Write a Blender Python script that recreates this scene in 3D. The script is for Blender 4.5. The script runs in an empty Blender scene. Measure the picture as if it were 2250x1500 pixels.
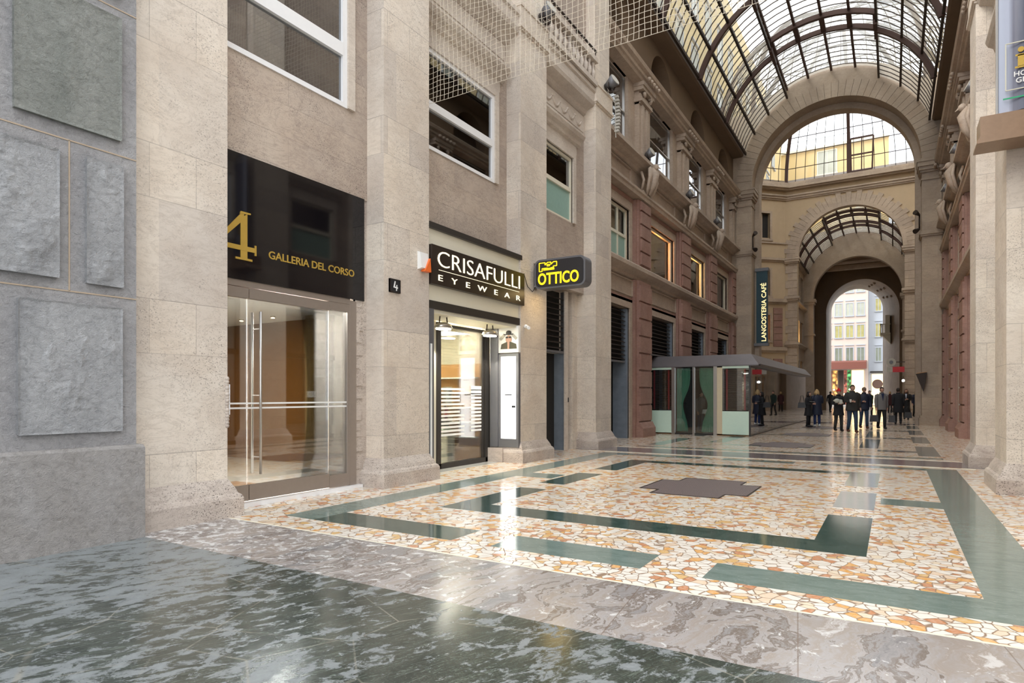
import bpy, math, random
from mathutils import Vector, Matrix, noise
random.seed(7)
D = bpy.data
SC = bpy.context.scene
COL = SC.collection
PI = math.pi
R = math.radians

# ------------------------------------------------------------------ camera, sky, exposure
cam = D.cameras.new('camera')
cam.sensor_width = 36.0
cam.lens = 1374.0 / 2250.0 * 36.0
cam.shift_y = 118.0 / 2250.0
cam.clip_end = 600
cam_ob = D.objects.new('camera', cam)
cam_ob.location = (0, 0, 1.42)
cam_ob.rotation_euler = (R(90), 0, R(31.35))
COL.objects.link(cam_ob)
SC.camera = cam_ob
SC.view_settings.view_transform = 'Standard'
SC.view_settings.look = 'None'
SC.view_settings.gamma = 1
SC.view_settings.use_curve_mapping = False
SC.view_settings.exposure = 1.3

W = D.worlds.new('sky')
SC.world = W
W.use_nodes = True
wt = W.node_tree
wt.nodes.clear()
wo = wt.nodes.new('ShaderNodeOutputWorld')
wb = wt.nodes.new('ShaderNodeBackground')
tc = wt.nodes.new('ShaderNodeTexCoord')
wn = wt.nodes.new('ShaderNodeTexNoise')
wn.inputs['Scale'].default_value = 2.2
wn.inputs['Detail'].default_value = 5
wr = wt.nodes.new('ShaderNodeValToRGB')
wr.color_ramp.elements[0].position = 0.35
wr.color_ramp.elements[0].color = (0.80, 0.88, 1.0, 1)
wr.color_ramp.elements[1].position = 0.65
wr.color_ramp.elements[1].color = (1.0, 0.99, 0.97, 1)
wt.links.new(tc.outputs['Generated'], wn.inputs['Vector'])
wt.links.new(wn.outputs['Fac'], wr.inputs['Fac'])
wt.links.new(wr.outputs['Color'], wb.inputs['Color'])
wb.inputs['Strength'].default_value = 1.15
wt.links.new(wb.outputs['Background'], wo.inputs['Surface'])

def lamp(kind, name, loc, energy, color=(1, 1, 1), size=0.5, size_y=None, rot=(0, 0, 0), spread=None, angle=None):
    l = D.lights.new(name, kind)
    l.energy = energy
    l.color = color
    if kind == 'AREA':
        l.size = size
        if size_y:
            l.shape = 'RECTANGLE'
            l.size_y = size_y
        if spread:
            l.spread = spread
    elif kind in ('POINT', 'SPOT'):
        l.shadow_soft_size = size
        if kind == 'SPOT' and angle:
            l.spot_size = angle
    elif kind == 'SUN':
        l.angle = angle or 0.5
    o = D.objects.new(name, l)
    o.location = loc
    o.rotation_euler = rot
    COL.objects.link(o)
    return o

# broad soft daylight from the open street behind the camera
lamp('SUN', 'hazy_sun', (0, -10, 20), 1.0, (1.0, 0.95, 0.88), rot=(R(48), 0, R(-38)), angle=R(35))

# ------------------------------------------------------------------ materials
class NT:
    def __init__(s, name):
        s.m = D.materials.new(name)
        s.m.use_nodes = True
        s.t = s.m.node_tree
        s.t.nodes.clear()
        s.out = s.t.nodes.new('ShaderNodeOutputMaterial')
    def n(s, typ, **kw):
        x = s.t.nodes.new('ShaderNode' + typ)
        for k, v in kw.items():
            if k.startswith('p_'):
                setattr(x, k[2:], v)
            else:
                s.put(x, k, v)
        return x
    def put(s, x, k, v):
        i = x.inputs[int(k[1:])] if k[0] == 'i' and k[1:].isdigit() else x.inputs[k.replace('_', ' ')]
        if isinstance(v, bpy.types.NodeSocket):
            s.t.links.new(v, i)
        elif isinstance(v, bpy.types.Node):
            s.t.links.new(v.outputs[0], i)
        else:
            if hasattr(i.default_value, '__len__') and not hasattr(v, '__len__'):
                v = (v,) * len(i.default_value)
            if hasattr(v, '__len__') and len(v) == 3 and len(i.default_value) == 4:
                v = (*v, 1)
            i.default_value = v
    def math(s, op, a, b=None, c=None, clamp=False):
        x = s.n('Math', p_operation=op, p_use_clamp=clamp, i0=a)
        if b is not None: s.put(x, 'i1', b)
        if c is not None: s.put(x, 'i2', c)
        return x.outputs[0]
    def mix(s, f, a, b, blend='MIX'):
        x = s.t.nodes.new('ShaderNodeMix')
        x.data_type = 'RGBA'
        x.blend_type = blend
        for i, v in ((0, f), (6, a), (7, b)):
            s.put(x, 'i%d' % i, v)
        return x.outputs[2]
    def ramp(s, f, *st):
        x = s.t.nodes.new('ShaderNodeValToRGB')
        cr = x.color_ramp
        while len(cr.elements) < len(st):
            cr.elements.new(0.5)
        for e, (p, c) in zip(cr.elements, st):
            e.position = p
            if not hasattr(c, '__len__'): c = (c, c, c)
            e.color = (*c, 1)
        s.t.links.new(f, x.inputs[0])
        return x.outputs[0]
    def noise(s, vec, scale, detail=4, rough=0.55, dist=0, out=0):
        x = s.n('TexNoise', Scale=scale, Detail=detail, Roughness=rough, Distortion=dist)
        s.t.links.new(vec, x.inputs['Vector'])
        return x.outputs[out]
    def map(s, vec, scale=(1, 1, 1), rot=(0, 0, 0), loc=(0, 0, 0)):
        return s.n('Mapping', Vector=vec, Scale=scale, Rotation=rot, Location=loc).outputs[0]
    def bump(s, h, strength=0.3, dist=0.01):
        return s.n('Bump', Height=h, Strength=strength, Distance=dist).outputs[0]
    def pos(s):
        return s.n('NewGeometry').outputs['Position']
    def uv(s):
        return s.n('TexCoord').outputs['UV']
    def bsdf(s, **kw):
        x = s.n('BsdfPrincipled', **kw)
        s.t.links.new(x.outputs[0], s.out.inputs[0])
        return s.m

def simple(name, col, rough=0.5, metal=0.0, var=0.06, bump=0.0, scale=14, spec=0.5):
    t = NT(name)
    p = t.n('TexCoord').outputs['Object']
    f = t.noise(p, scale, 3)
    c = t.mix(f, tuple(max(0, x * (1 - var)) for x in col), tuple(min(1, x * (1 + var)) for x in col))
    kw = dict(Base_Color=c, Roughness=rough, Metallic=metal)
    if bump:
        kw['Normal'] = t.bump(f, bump, 0.01)
    t.bsdf(**kw)
    return t.m

def emit(name, col, strength, mixcol=None):
    t = NT(name)
    t.bsdf(Base_Color=mixcol or col, Roughness=0.5, Emission_Color=col, Emission_Strength=strength)
    return t.m

def display(name, col, strength):
    t = NT(name)
    v = t.n('TexVoronoi', p_feature='F1', Scale=2.2)
    t.put(v, 'Vector', t.pos())
    n = t.noise(t.pos(), 3.0, 3)
    s = t.math('MULTIPLY', t.ramp(n, (0.35, 0.1), (0.7, 1.0)), t.ramp(v.outputs['Distance'], (0.1, 1.6), (0.6, 0.25)))
    t.bsdf(Base_Color=(.05, .03, .02), Roughness=.5, Emission_Color=t.mix(n, col, tuple(min(1, c * 1.3 + .1) for c in col)), Emission_Strength=t.math('MULTIPLY', s, strength))
    return t.m
def glass(name, tint=(1, 1, 1), gloss=0.12, rough=0.02, dirt=0.0, fr=0.85):
    """thin architectural pane: transparent with a mirror coat that grows at grazing angles"""
    t = NT(name)
    lw = t.n('LayerWeight', Blend=0.35)
    f = t.math('MULTIPLY_ADD', lw.outputs['Fresnel'], fr, gloss, clamp=True)
    tr = t.n('BsdfTransparent', Color=(*tint, 1))
    gl = t.n('BsdfGlossy', Roughness=rough, Color=(0.95, 0.97, 1, 1))
    mx = t.n('MixShader', i0=f, i1=tr, i2=gl)
    if dirt:
        df = t.n('BsdfTranslucent', Color=(0.8, 0.8, 0.74, 1))
        nz = t.noise(t.pos(), 0.5, 3, 0.5)
        fac = t.ramp(nz, (0.3, dirt * 0.5), (0.7, dirt))
        mx = t.n('MixShader', i0=fac, i1=mx, i2=df)
    t.t.links.new(mx.outputs[0], t.out.inputs[0])
    return t.m

def travertine(name, base, dark, light, period=1.65, z0=0.21, short=0.58, joint=0.55, pit=0.5, uoff=0.0, useg=0.52, rough=0.62, blocks=True, seed=0, vein=0.5):
    """pitted stone cladding; u,v are metres, tall and short courses alternate"""
    t = NT(name)
    P = t.map(t.pos(), loc=(seed * 3.7, seed * 1.3, 0))
    sep = t.n('SeparateXYZ', Vector=t.uv())
    u, v = sep.outputs[0], sep.outputs[1]
    n1 = t.noise(P, 1.3, 5, 0.6, 0.6)
    n2 = t.noise(t.map(P, scale=(1, 1, 3)), 6, 6, 0.65, 0.4)
    c = t.mix(t.ramp(n1, (0.3, 0), (0.7, 1)), base, light)
    c = t.mix(t.ramp(n2, (0.50, 0), (0.80, vein)), c, dark)
    n4 = t.noise(P, 0.55, 3, 0.5)
    c = t.mix(1.0, c, t.ramp(n4, (0.35, (0.86, 0.84, 0.83)), (0.65, (1.06, 1.05, 1.03))), 'MULTIPLY')
    n6 = t.noise(t.map(P, scale=(1, 1, 2.2), rot=(R(30), 0, 0)), 1.7, 7, 0.7, 1.6)
    c = t.mix(t.ramp(n6, (0.47, 0), (0.50, 0.34), (0.53, 0)), c, dark)
    h = n2
    if blocks:
        w = t.math('PINGPONG', 0.0, 1.0)
        vv = t.math('SUBTRACT', v, z0)
        vm = t.math('FLOORED_MODULO', vv, period)
        idx = t.math('FLOOR', t.math('DIVIDE', vv, period))
        sh = t.math('LESS_THAN', vm, short)
        l1 = t.math('LESS_THAN', vm, 0.008)
        l2 = t.math('COMPARE', vm, short, 0.005)
        um = t.math('FLOORED_MODULO', t.math('ADD', u, uoff), useg)
        ui = t.math('FLOOR', t.math('DIVIDE', t.math('ADD', u, uoff), t.math('MULTIPLY_ADD', t.math('SUBTRACT', 1.0, sh), useg * 2.6, useg)))
        l3 = t.math('MULTIPLY', t.math('LESS_THAN', um, 0.007), sh)
        line = t.math('MAXIMUM', t.math('MAXIMUM', l1, l2), l3)
        wn = t.n('TexWhiteNoise', p_noise_dimensions='3D')
        cmb = t.n('CombineXYZ', X=t.math('ADD', idx, t.math('MULTIPLY', sh, 0.37)), Y=ui, Z=float(seed))
        t.put(wn, 'Vector', cmb.outputs[0])
        tint = t.ramp(wn.outputs['Value'], (0, (0.88, 0.865, 0.86)), (0.5, (1.0, 0.99, 0.97)), (1, (1.06, 1.04, 1.0)))
        c = t.mix(1.0, c, tint, 'MULTIPLY')
        jf = t.math('MULTIPLY', line, t.math('MULTIPLY', t.ramp(n1, (0.3, 0.35), (0.7, 1.0)), joint))
        c = t.mix(jf, c, tuple(x * 0.35 for x in dark))
    pn = t.noise(t.map(P, scale=(1, 1, 1.6)), 55, 3, 0.6)
    msk = t.ramp(t.noise(P, 0.9, 4), (0.38, 0.1), (0.60, 1))
    pf = t.math('MULTIPLY', t.ramp(pn, (0.57, 0), (0.65, 1)), t.math('MULTIPLY', msk, pit))
    c = t.mix(pf, c, tuple(x * 0.3 for x in dark))
    hh = t.math('SUBTRACT', t.math('MULTIPLY', n2, 0.35), t.math('MULTIPLY', pf, 0.8))
    if blocks:
        hh = t.math('SUBTRACT', hh, t.math('MULTIPLY', line, 0.5))
    t.bsdf(Base_Color=c, Roughness=rough, Normal=t.bump(hh, 0.45, 0.012))
    return t.m

MAT = {}
MAT['trav'] = travertine('travertine_cladding', (0.66, 0.585, 0.505), (0.42, 0.355, 0.30), (0.74, 0.685, 0.615), vein=0.42, pit=0.7)
MAT['trav_grey'] = travertine('travertine_weathered', (0.42, 0.345, 0.29), (0.22, 0.17, 0.15), (0.50, 0.43, 0.37), pit=0.9, period=0.86, short=0.43, useg=1.9, z0=4.5, joint=0.35, seed=2)
MAT['trav_rough'] = travertine('travertine_plinth', (0.46, 0.39, 0.34), (0.26, 0.21, 0.18), (0.60, 0.54, 0.48), pit=1.0, blocks=False, seed=3, rough=0.8)
MAT['trav_white'] = travertine('travertine_moulding', (0.56, 0.49, 0.42), (0.36, 0.30, 0.25), (0.66, 0.60, 0.53), pit=0.35, blocks=False, seed=4)
MAT['beige'] = travertine('warm_beige_stone', (0.41, 0.325, 0.255), (0.25, 0.19, 0.15), (0.50, 0.41, 0.33), pit=0.3, blocks=False, seed=5)
MAT['beige_block'] = travertine('warm_beige_blocks', (0.43, 0.345, 0.265), (0.28, 0.22, 0.17), (0.52, 0.43, 0.34), pit=0.3, period=1.1, short=0.55, useg=0.9, seed=6, joint=0.5)
MAT['pink'] = travertine('rose_stone', (0.30, 0.165, 0.13), (0.17, 0.09, 0.075), (0.40, 0.25, 0.20), pit=0.3, blocks=False, seed=8)
MAT['plaster'] = simple('ochre_plaster', (0.50, 0.385, 0.25), 0.85, var=0.1, scale=2, bump=0.1)
MAT['plaster_dark'] = simple('brown_plaster', (0.17, 0.115, 0.072), 0.9, var=0.12, scale=1.5, bump=0.1)
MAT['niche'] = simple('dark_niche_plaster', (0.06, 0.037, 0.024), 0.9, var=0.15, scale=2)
MAT['arch'] = travertine('arch_voussoir_stone', (0.37, 0.29, 0.22), (0.25, 0.19, 0.14), (0.44, 0.355, 0.275), pit=0.3, blocks=False, seed=9)
MAT['white_metal'] = simple('white_painted_metal', (0.80, 0.80, 0.80), 0.35, var=0.03)
MAT['cream'] = simple('cream_paint', (0.72, 0.68, 0.55), 0.6, var=0.03)
MAT['black_frame'] = simple('dark_bronze_frame', (0.045, 0.04, 0.036), 0.35, 0.3)
MAT['grey_metal'] = simple('grey_painted_metal', (0.16, 0.16, 0.17), 0.45, 0.4)
MAT['steel'] = simple('brushed_steel', (0.55, 0.53, 0.50), 0.28, 1.0, var=0.08, scale=40)
MAT['frame_steel'] = simple('taupe_metal_frame', (0.36, 0.31, 0.27), 0.35, 0.6)
MAT['iron'] = simple('dark_iron', (0.05, 0.036, 0.03), 0.5, 0.6)
MAT['rust'] = simple('reddish_iron_arch', (0.075, 0.04, 0.032), 0.6, 0.3)
MAT['black'] = simple('matt_black', (0.012, 0.012, 0.014), 0.5)
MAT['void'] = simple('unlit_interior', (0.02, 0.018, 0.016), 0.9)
MAT['blue_grey'] = simple('blue_grey_stone_jamb', (0.20, 0.235, 0.28), 0.3, var=0.3, scale=5)
MAT['glass'] = glass('window_glass', (0.86, 0.9, 0.88), 0.10)
MAT['glass_door'] = glass('door_glass', (0.93, 0.95, 0.94), 0.07)
MAT['glass_dark'] = glass('upper_window_glass', (0.42, 0.42, 0.40), 0.22)
MAT['glass_brown'] = glass('bronze_tinted_glass', (0.40, 0.32, 0.20), 0.30)
MAT['glass_roof'] = glass('vault_glass', (0.97, 0.985, 0.96), 0.02, 0.06, dirt=0.34, fr=0.22)
MAT['glass_dome'] = glass('dome_glass', (1, 1, 1), 0.02, 0.05, dirt=0.05, fr=0.2)
MAT['frost_green'] = simple('frosted_green_glass', (0.28, 0.44, 0.38), 0.25, var=0.08)
MAT['mint'] = simple('mint_panel', (0.64, 0.82, 0.69), 0.3, var=0.04)
MAT['curtain'] = simple('green_curtain_cloth', (0.20, 0.45, 0.31), 0.9, var=0.15)
MAT['drape'] = simple('grey_drape_cloth', (0.45, 0.43, 0.38), 0.9, var=0.1)
MAT['gold'] = simple('gold_lettering', (0.55, 0.36, 0.07), 0.4, 0.4)
MAT['sign_black'] = simple('gloss_black_sign', (0.006, 0.005, 0.006), 0.045, var=0.0, spec=0.3)
MAT['sign_brown'] = simple('dark_brown_sign', (0.022, 0.014, 0.010), 0.35)
MAT['light_letter'] = emit('lit_cream_lettering', (1.0, 0.88, 0.62), 0.42)
MAT['yellow_letter'] = emit('lit_yellow_lettering', (1.0, 0.72, 0.01), 0.5)
MAT['amber_letter'] = emit('lit_amber_lettering', (1.0, 0.72, 0.32), 0.55)
MAT['lamp_white'] = emit('lamp_glow', (1.0, 0.97, 0.9), 6.0)
MAT['lamp_warm'] = emit('warm_lamp_glow', (1.0, 0.75, 0.4), 8.0)
MAT['screen'] = emit('backlit_panel', (0.97, 0.98, 1.0), 0.55)
MAT['teal'] = simple('teal_banner_paint', (0.006, 0.045, 0.065), 0.45)
MAT['wood'] = simple('honey_wood', (0.42, 0.22, 0.08), 0.4, var=0.2, scale=6)
MAT['brown_wall'] = simple('brown_lacquer_wall', (0.17, 0.085, 0.022), 0.4, var=0.1)
MAT['olive_wall'] = simple('olive_wall', (0.26, 0.18, 0.07), 0.5, var=0.06)
MAT['white_wall'] = simple('pale_plaster_wall', (0.70, 0.74, 0.76), 0.6, var=0.03)
MAT['white'] = simple('white_plastic', (0.80, 0.80, 0.78), 0.4, var=0.02)
MAT['orange'] = simple('orange_plastic', (0.80, 0.16, 0.03), 0.35)
MAT['red'] = simple('red_paint', (0.55, 0.03, 0.04), 0.5)
MAT['tile_pale'] = simple('pale_polished_floor', (0.50, 0.50, 0.48), 0.15, var=0.1, scale=3)
MAT['net'] = simple('netting_cord', (0.62, 0.55, 0.44), 0.8, var=0.1)
MAT['roof_grey'] = simple('zinc_sheet', (0.16, 0.145, 0.15), 0.4, 0.3, var=0.15, scale=3)
MAT['skin'] = simple('skin', (0.52, 0.30, 0.22), 0.55, var=0.05)
MAT['yellow_wall'] = simple('yellow_render', (0.60, 0.46, 0.22), 0.9, var=0.06, scale=1)
MAT['pink_wall'] = simple('pale_pink_facade_stone', (0.62, 0.52, 0.465), 0.8, var=0.06, scale=1)
MAT['grey_wall'] = simple('pale_grey_facade', (0.42, 0.46, 0.52), 0.8, var=0.05, scale=1)
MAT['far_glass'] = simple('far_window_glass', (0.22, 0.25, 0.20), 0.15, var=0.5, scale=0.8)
MAT['far_glass_yellow'] = simple('far_window_yellow_blind', (0.42, 0.39, 0.17), 0.3, var=0.5, scale=1.2)  # mottled yellow-green far panes
MAT['awning'] = simple('red_brown_awning', (0.22, 0.075, 0.055), 0.7)

def palladiana():
    t = NT('palladiana_mosaic')
    P = t.pos()
    Pd = t.n('VectorMath', p_operation='ADD', i0=P, i1=t.n('VectorMath', p_operation='SCALE', i0=t.noise(P, 7, 2, out=1), Scale=0.05).outputs[0]).outputs[0]
    P2 = t.map(Pd, scale=(11.5, 11.5, 0))
    v1 = t.n('TexVoronoi', p_feature='DISTANCE_TO_EDGE', Scale=1.0, Randomness=1.0)
    v2 = t.n('TexVoronoi', p_feature='F1', Scale=1.0, Randomness=1.0)
    t.put(v1, 'Vector', P2); t.put(v2, 'Vector', P2)
    s = t.n('SeparateColor', Color=v2.outputs['Color'])
    c = t.ramp(s.outputs[0], (0.0, (0.84, 0.80, 0.72)), (0.50, (0.88, 0.85, 0.79)), (0.57, (0.79, 0.60, 0.43)), (0.68, (0.81, 0.68, 0.50)),
               (0.76, (0.74, 0.36, 0.07)), (0.87, (0.70, 0.42, 0.12)), (0.92, (0.55, 0.20, 0.06)), (1.0, (0.74, 0.55, 0.42)))
    c.node.color_ramp.interpolation = 'CONSTANT'
    c = t.mix(t.ramp(t.noise(P, 30, 4), (0.3, 0.0), (0.8, 0.45)), c, (0.86, 0.80, 0.70, 1))
    edge = t.ramp(v1.outputs['Distance'], (0.0, 1), (0.035, 0.8), (0.06, 0))
    c = t.mix(edge, c, (0.24, 0.15, 0.09, 1))
    rg = t.math('ADD', 0.13, t.math('MULTIPLY', edge, 0.35))
    t.bsdf(Base_Color=c, Roughness=rg, Normal=t.bump(t.math('ADD', t.math('MULTIPLY', edge, -0.4), t.noise(P, 1.5, 2)), 0.06, 0.01))
    return t.m
MAT['mosaic'] = palladiana()

def green_marble(name, a, b, vein, amt=0.4, rough=0.1):
    t = NT(name)
    P = t.pos()
    n1 = t.noise(t.map(P, scale=(1, 2.2, 1)), 3.0, 7, 0.65, 1.2)
    n2 = t.noise(t.map(P, scale=(2.5, 6, 1)), 5.0, 6, 0.7, 1.8)
    c = t.mix(t.ramp(n1, (0.3, 0), (0.7, 1)), a, b)
    c = t.mix(t.ramp(n2, (0.56, 0), (0.66, amt)), c, vein)
    t.bsdf(Base_Color=c, Roughness=rough, Normal=t.bump(t.noise(P, 1.2, 2), 0.05, 0.01))
    return t.m
MAT['green'] = green_marble('green_serpentine_pale_reflection', (0.135, 0.19, 0.165), (0.215, 0.275, 0.25), (0.38, 0.45, 0.42), 0.35)  # tones of one green marble; reflection differences partly put into the colours
MAT['green_dark'] = green_marble('dark_green_inlay', (0.030, 0.060, 0.050), (0.065, 0.105, 0.090), (0.30, 0.36, 0.34), 0.3)
MAT['green_grey_reflection'] = green_marble('green_serpentine_grey_reflection', (0.15, 0.165, 0.16), (0.23, 0.245, 0.235), (0.42, 0.43, 0.40), 0.35)  # same marble, greyed by reflections put into the colour

def lichen_serpentine():
    t = NT('worn_dark_serpentine_slabs')
    P = t.pos()
    Q = t.map(t.map(P, rot=(0, 0, R(-68))), scale=(0.95, 1.55, 1))
    n1 = t.noise(Q, 2.2, 7, 0.62, 0.9)
    n2 = t.math('ADD', t.math('MULTIPLY', t.noise(Q, 5.5, 9, 0.72, 0.4), 0.75), t.math('MULTIPLY', t.noise(P, 0.9, 3), 0.30))
    n3 = t.noise(P, 60, 3, 0.7)
    base = t.mix(t.ramp(n1, (0.3, 0), (0.72, 1)), (0.014, 0.022, 0.019, 1), (0.068, 0.076, 0.062, 1))
    base = t.mix(t.ramp(n3, (0.45, 0), (0.8, 0.45)), base, (0.12, 0.14, 0.115, 1))
    # pale worn patches, denser towards the wall on the left
    sx = t.n('SeparateXYZ', Vector=P)
    wall = t.ramp(t.math('MULTIPLY_ADD', sx.outputs[0], -0.25, -0.75), (0.0, 0.0), (1.0, 0.13))
    pf = t.math('ADD', n2, wall)
    patch = t.ramp(pf, (0.545, 0), (0.585, 0.65), (0.68, 0.9))
    c = t.mix(patch, base, t.mix(n3, (0.16, 0.18, 0.19, 1), (0.34, 0.36, 0.37, 1)))
    w = t.n('TexVoronoi', p_feature='DISTANCE_TO_EDGE', Scale=1.15, Randomness=0.85)
    t.put(w, 'Vector', t.map(P, scale=(1, 1, 0), rot=(0, 0, R(20))))
    jn = t.math('MULTIPLY', t.ramp(w.outputs['Distance'], (0.0, 0.8), (0.004, 0.5), (0.007, 0)), t.ramp(n1, (0.4, 0.15), (0.6, 0.9)))
    c = t.mix(jn, c, (0.30, 0.28, 0.23, 1))
    v = t.noise(t.map(Q, scale=(0.6, 4, 1)), 2.5, 6, 0.6, 2.0)
    c = t.mix(t.ramp(v, (0.49, 0), (0.50, 0.5), (0.51, 0)), c, (0.30, 0.36, 0.30, 1))
    t.bsdf(Base_Color=c, Roughness=t.ramp(patch, (0, 0.16), (1, 0.42)), Normal=t.bump(t.noise(P, 2.0, 4), 0.12, 0.012))
    return t.m
MAT['serp'] = lichen_serpentine()

def grey_swirl():
    t = NT('swirled_grey_marble')
    P = t.pos()
    Q = t.map(t.map(P, rot=(0, 0, R(-80))), scale=(0.6, 1.9, 1))
    wob = t.n('VectorMath', p_operation='ADD', i0=Q, i1=t.n('VectorMath', p_operation='SCALE', i0=t.noise(P, 1.6, 4, 0.6, out=1), Scale=0.8).outputs[0]).outputs[0]
    n1 = t.noise(wob, 1.15, 9, 0.70, 1.5)
    c = t.ramp(n1, (0.28, (0.12, 0.115, 0.12)), (0.42, (0.29, 0.275, 0.27)), (0.475, (0.17, 0.135, 0.11)), (0.50, (0.36, 0.34, 0.33)), (0.60, (0.31, 0.265, 0.23)), (0.66, (0.56, 0.54, 0.525)))
    n3 = t.noise(P, 9, 7, 0.7, 0.5)
    sx = t.n('SeparateXYZ', Vector=P)
    wall = t.ramp(t.math('MULTIPLY_ADD', sx.outputs[0], -0.2, -0.3), (0.0, 0.0), (1.0, 0.10))
    c = t.mix(t.ramp(t.math('ADD', n3, wall), (0.60, 0), (0.66, 0.85)), c, (0.70, 0.70, 0.69, 1))
    br = t.math('LESS_THAN', t.math('FLOORED_MODULO', t.math('ADD', sx.outputs[0], t.math('MULTIPLY', sx.outputs[1], 0.12)), 1.07), 0.008)
    c = t.mix(t.math('MULTIPLY', br, 0.6), c, (0.16, 0.11, 0.08, 1))
    t.bsdf(Base_Color=c, Roughness=0.2, Normal=t.bump(n1, 0.12, 0.01))
    return t.m
MAT['swirl'] = grey_swirl()
MAT['band_far'] = green_marble('mauve_grey_band', (0.15, 0.13, 0.14), (0.26, 0.235, 0.24), (0.42, 0.40, 0.39), 0.4, 0.12)

def rock(name, a, b, c3):
    t = NT(name)
    P = t.pos()
    n1 = t.noise(t.map(P, scale=(1, 1, 0.45), rot=(R(25), 0, 0)), 3.0, 6, 0.6, 0.5)
    n2 = t.noise(t.map(P, scale=(1, 1, 1.3), rot=(R(-20), 0, 0)), 13, 8, 0.75, 0.6)
    n3 = t.noise(P, 110, 3, 0.7)
    col = t.mix(t.ramp(n1, (0.3, 0), (0.7, 1)), a, b)
    col = t.mix(t.ramp(n3, (0.35, 0), (0.75, 0.5)), col, c3)
    col = t.mix(t.ramp(n2, (0.36, 0.40), (0.50, 0)), col, tuple(x * 0.5 for x in a))
    n5 = t.noise(P, 34, 5, 0.75, 0.4)
    col = t.mix(t.ramp(n5, (0.34, 0.30), (0.46, 0)), col, tuple(x * 0.5 for x in a))
    t.bsdf(Base_Color=col, Roughness=0.85, Normal=t.bump(t.math('ADD', t.math('ADD', n2, t.math('MULTIPLY', n1, 1.2)), t.math('ADD', t.math('MULTIPLY', n5, 0.5), t.math('MULTIPLY', n3, 0.25))), 1.0, 0.04))
    return t.m
MAT['rock_green'] = rock('rock_faced_greenish_granite', (0.27, 0.285, 0.255), (0.41, 0.415, 0.38), (0.33, 0.34, 0.31))
MAT['rock_grey'] = rock('rock_faced_grey_granite', (0.36, 0.365, 0.375), (0.60, 0.60, 0.605), (0.46, 0.455, 0.46))
MAT['granite'] = rock('bush_hammered_granite', (0.44, 0.43, 0.435), (0.58, 0.565, 0.56), (0.37, 0.355, 0.36))
MAT['granite_base'] = rock('grey_granite_base', (0.42, 0.385, 0.35), (0.54, 0.515, 0.50), (0.46, 0.445, 0.44))
def grate_mat():
    t = NT('perforated_bronze_grate')
    P = t.pos()
    v = t.n('TexVoronoi', p_feature='F1', Scale=34.0, Randomness=0.15)
    t.put(v, 'Vector', P)
    f = t.ramp(v.outputs['Distance'], (0.28, 1), (0.36, 0))
    c = t.mix(f, (0.25, 0.205, 0.205, 1), (0.030, 0.02, 0.018, 1))
    t.bsdf(Base_Color=c, Roughness=0.4, Metallic=0.3, Normal=t.bump(f, -0.5, 0.01))
    return t.m
MAT['grate'] = grate_mat()
def banner_mat():
    t = NT('banner_cloth_with_sheen')
    P = t.pos()
    n = t.noise(t.map(P, scale=(6, 1, 0.8)), 1.5, 3)
    x = t.n('SeparateXYZ', Vector=P).outputs[0]
    c = t.ramp(t.math('MULTIPLY_ADD', x, 1.0, -1.2), (0.02, (0.34, 0.38, 0.48)), (0.17, (0.42, 0.45, 0.55)), (0.22, (0.07, 0.065, 0.10)), (0.32, (0.03, 0.03, 0.06)))  # pale fold sheen put into the colour on the left, navy beyond
    t.bsdf(Base_Color=t.mix(t.math('MULTIPLY', n, 0.4), c, (0.30, 0.33, 0.42, 1)), Roughness=0.3)
    return t.m
MAT['banner'] = banner_mat()

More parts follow.
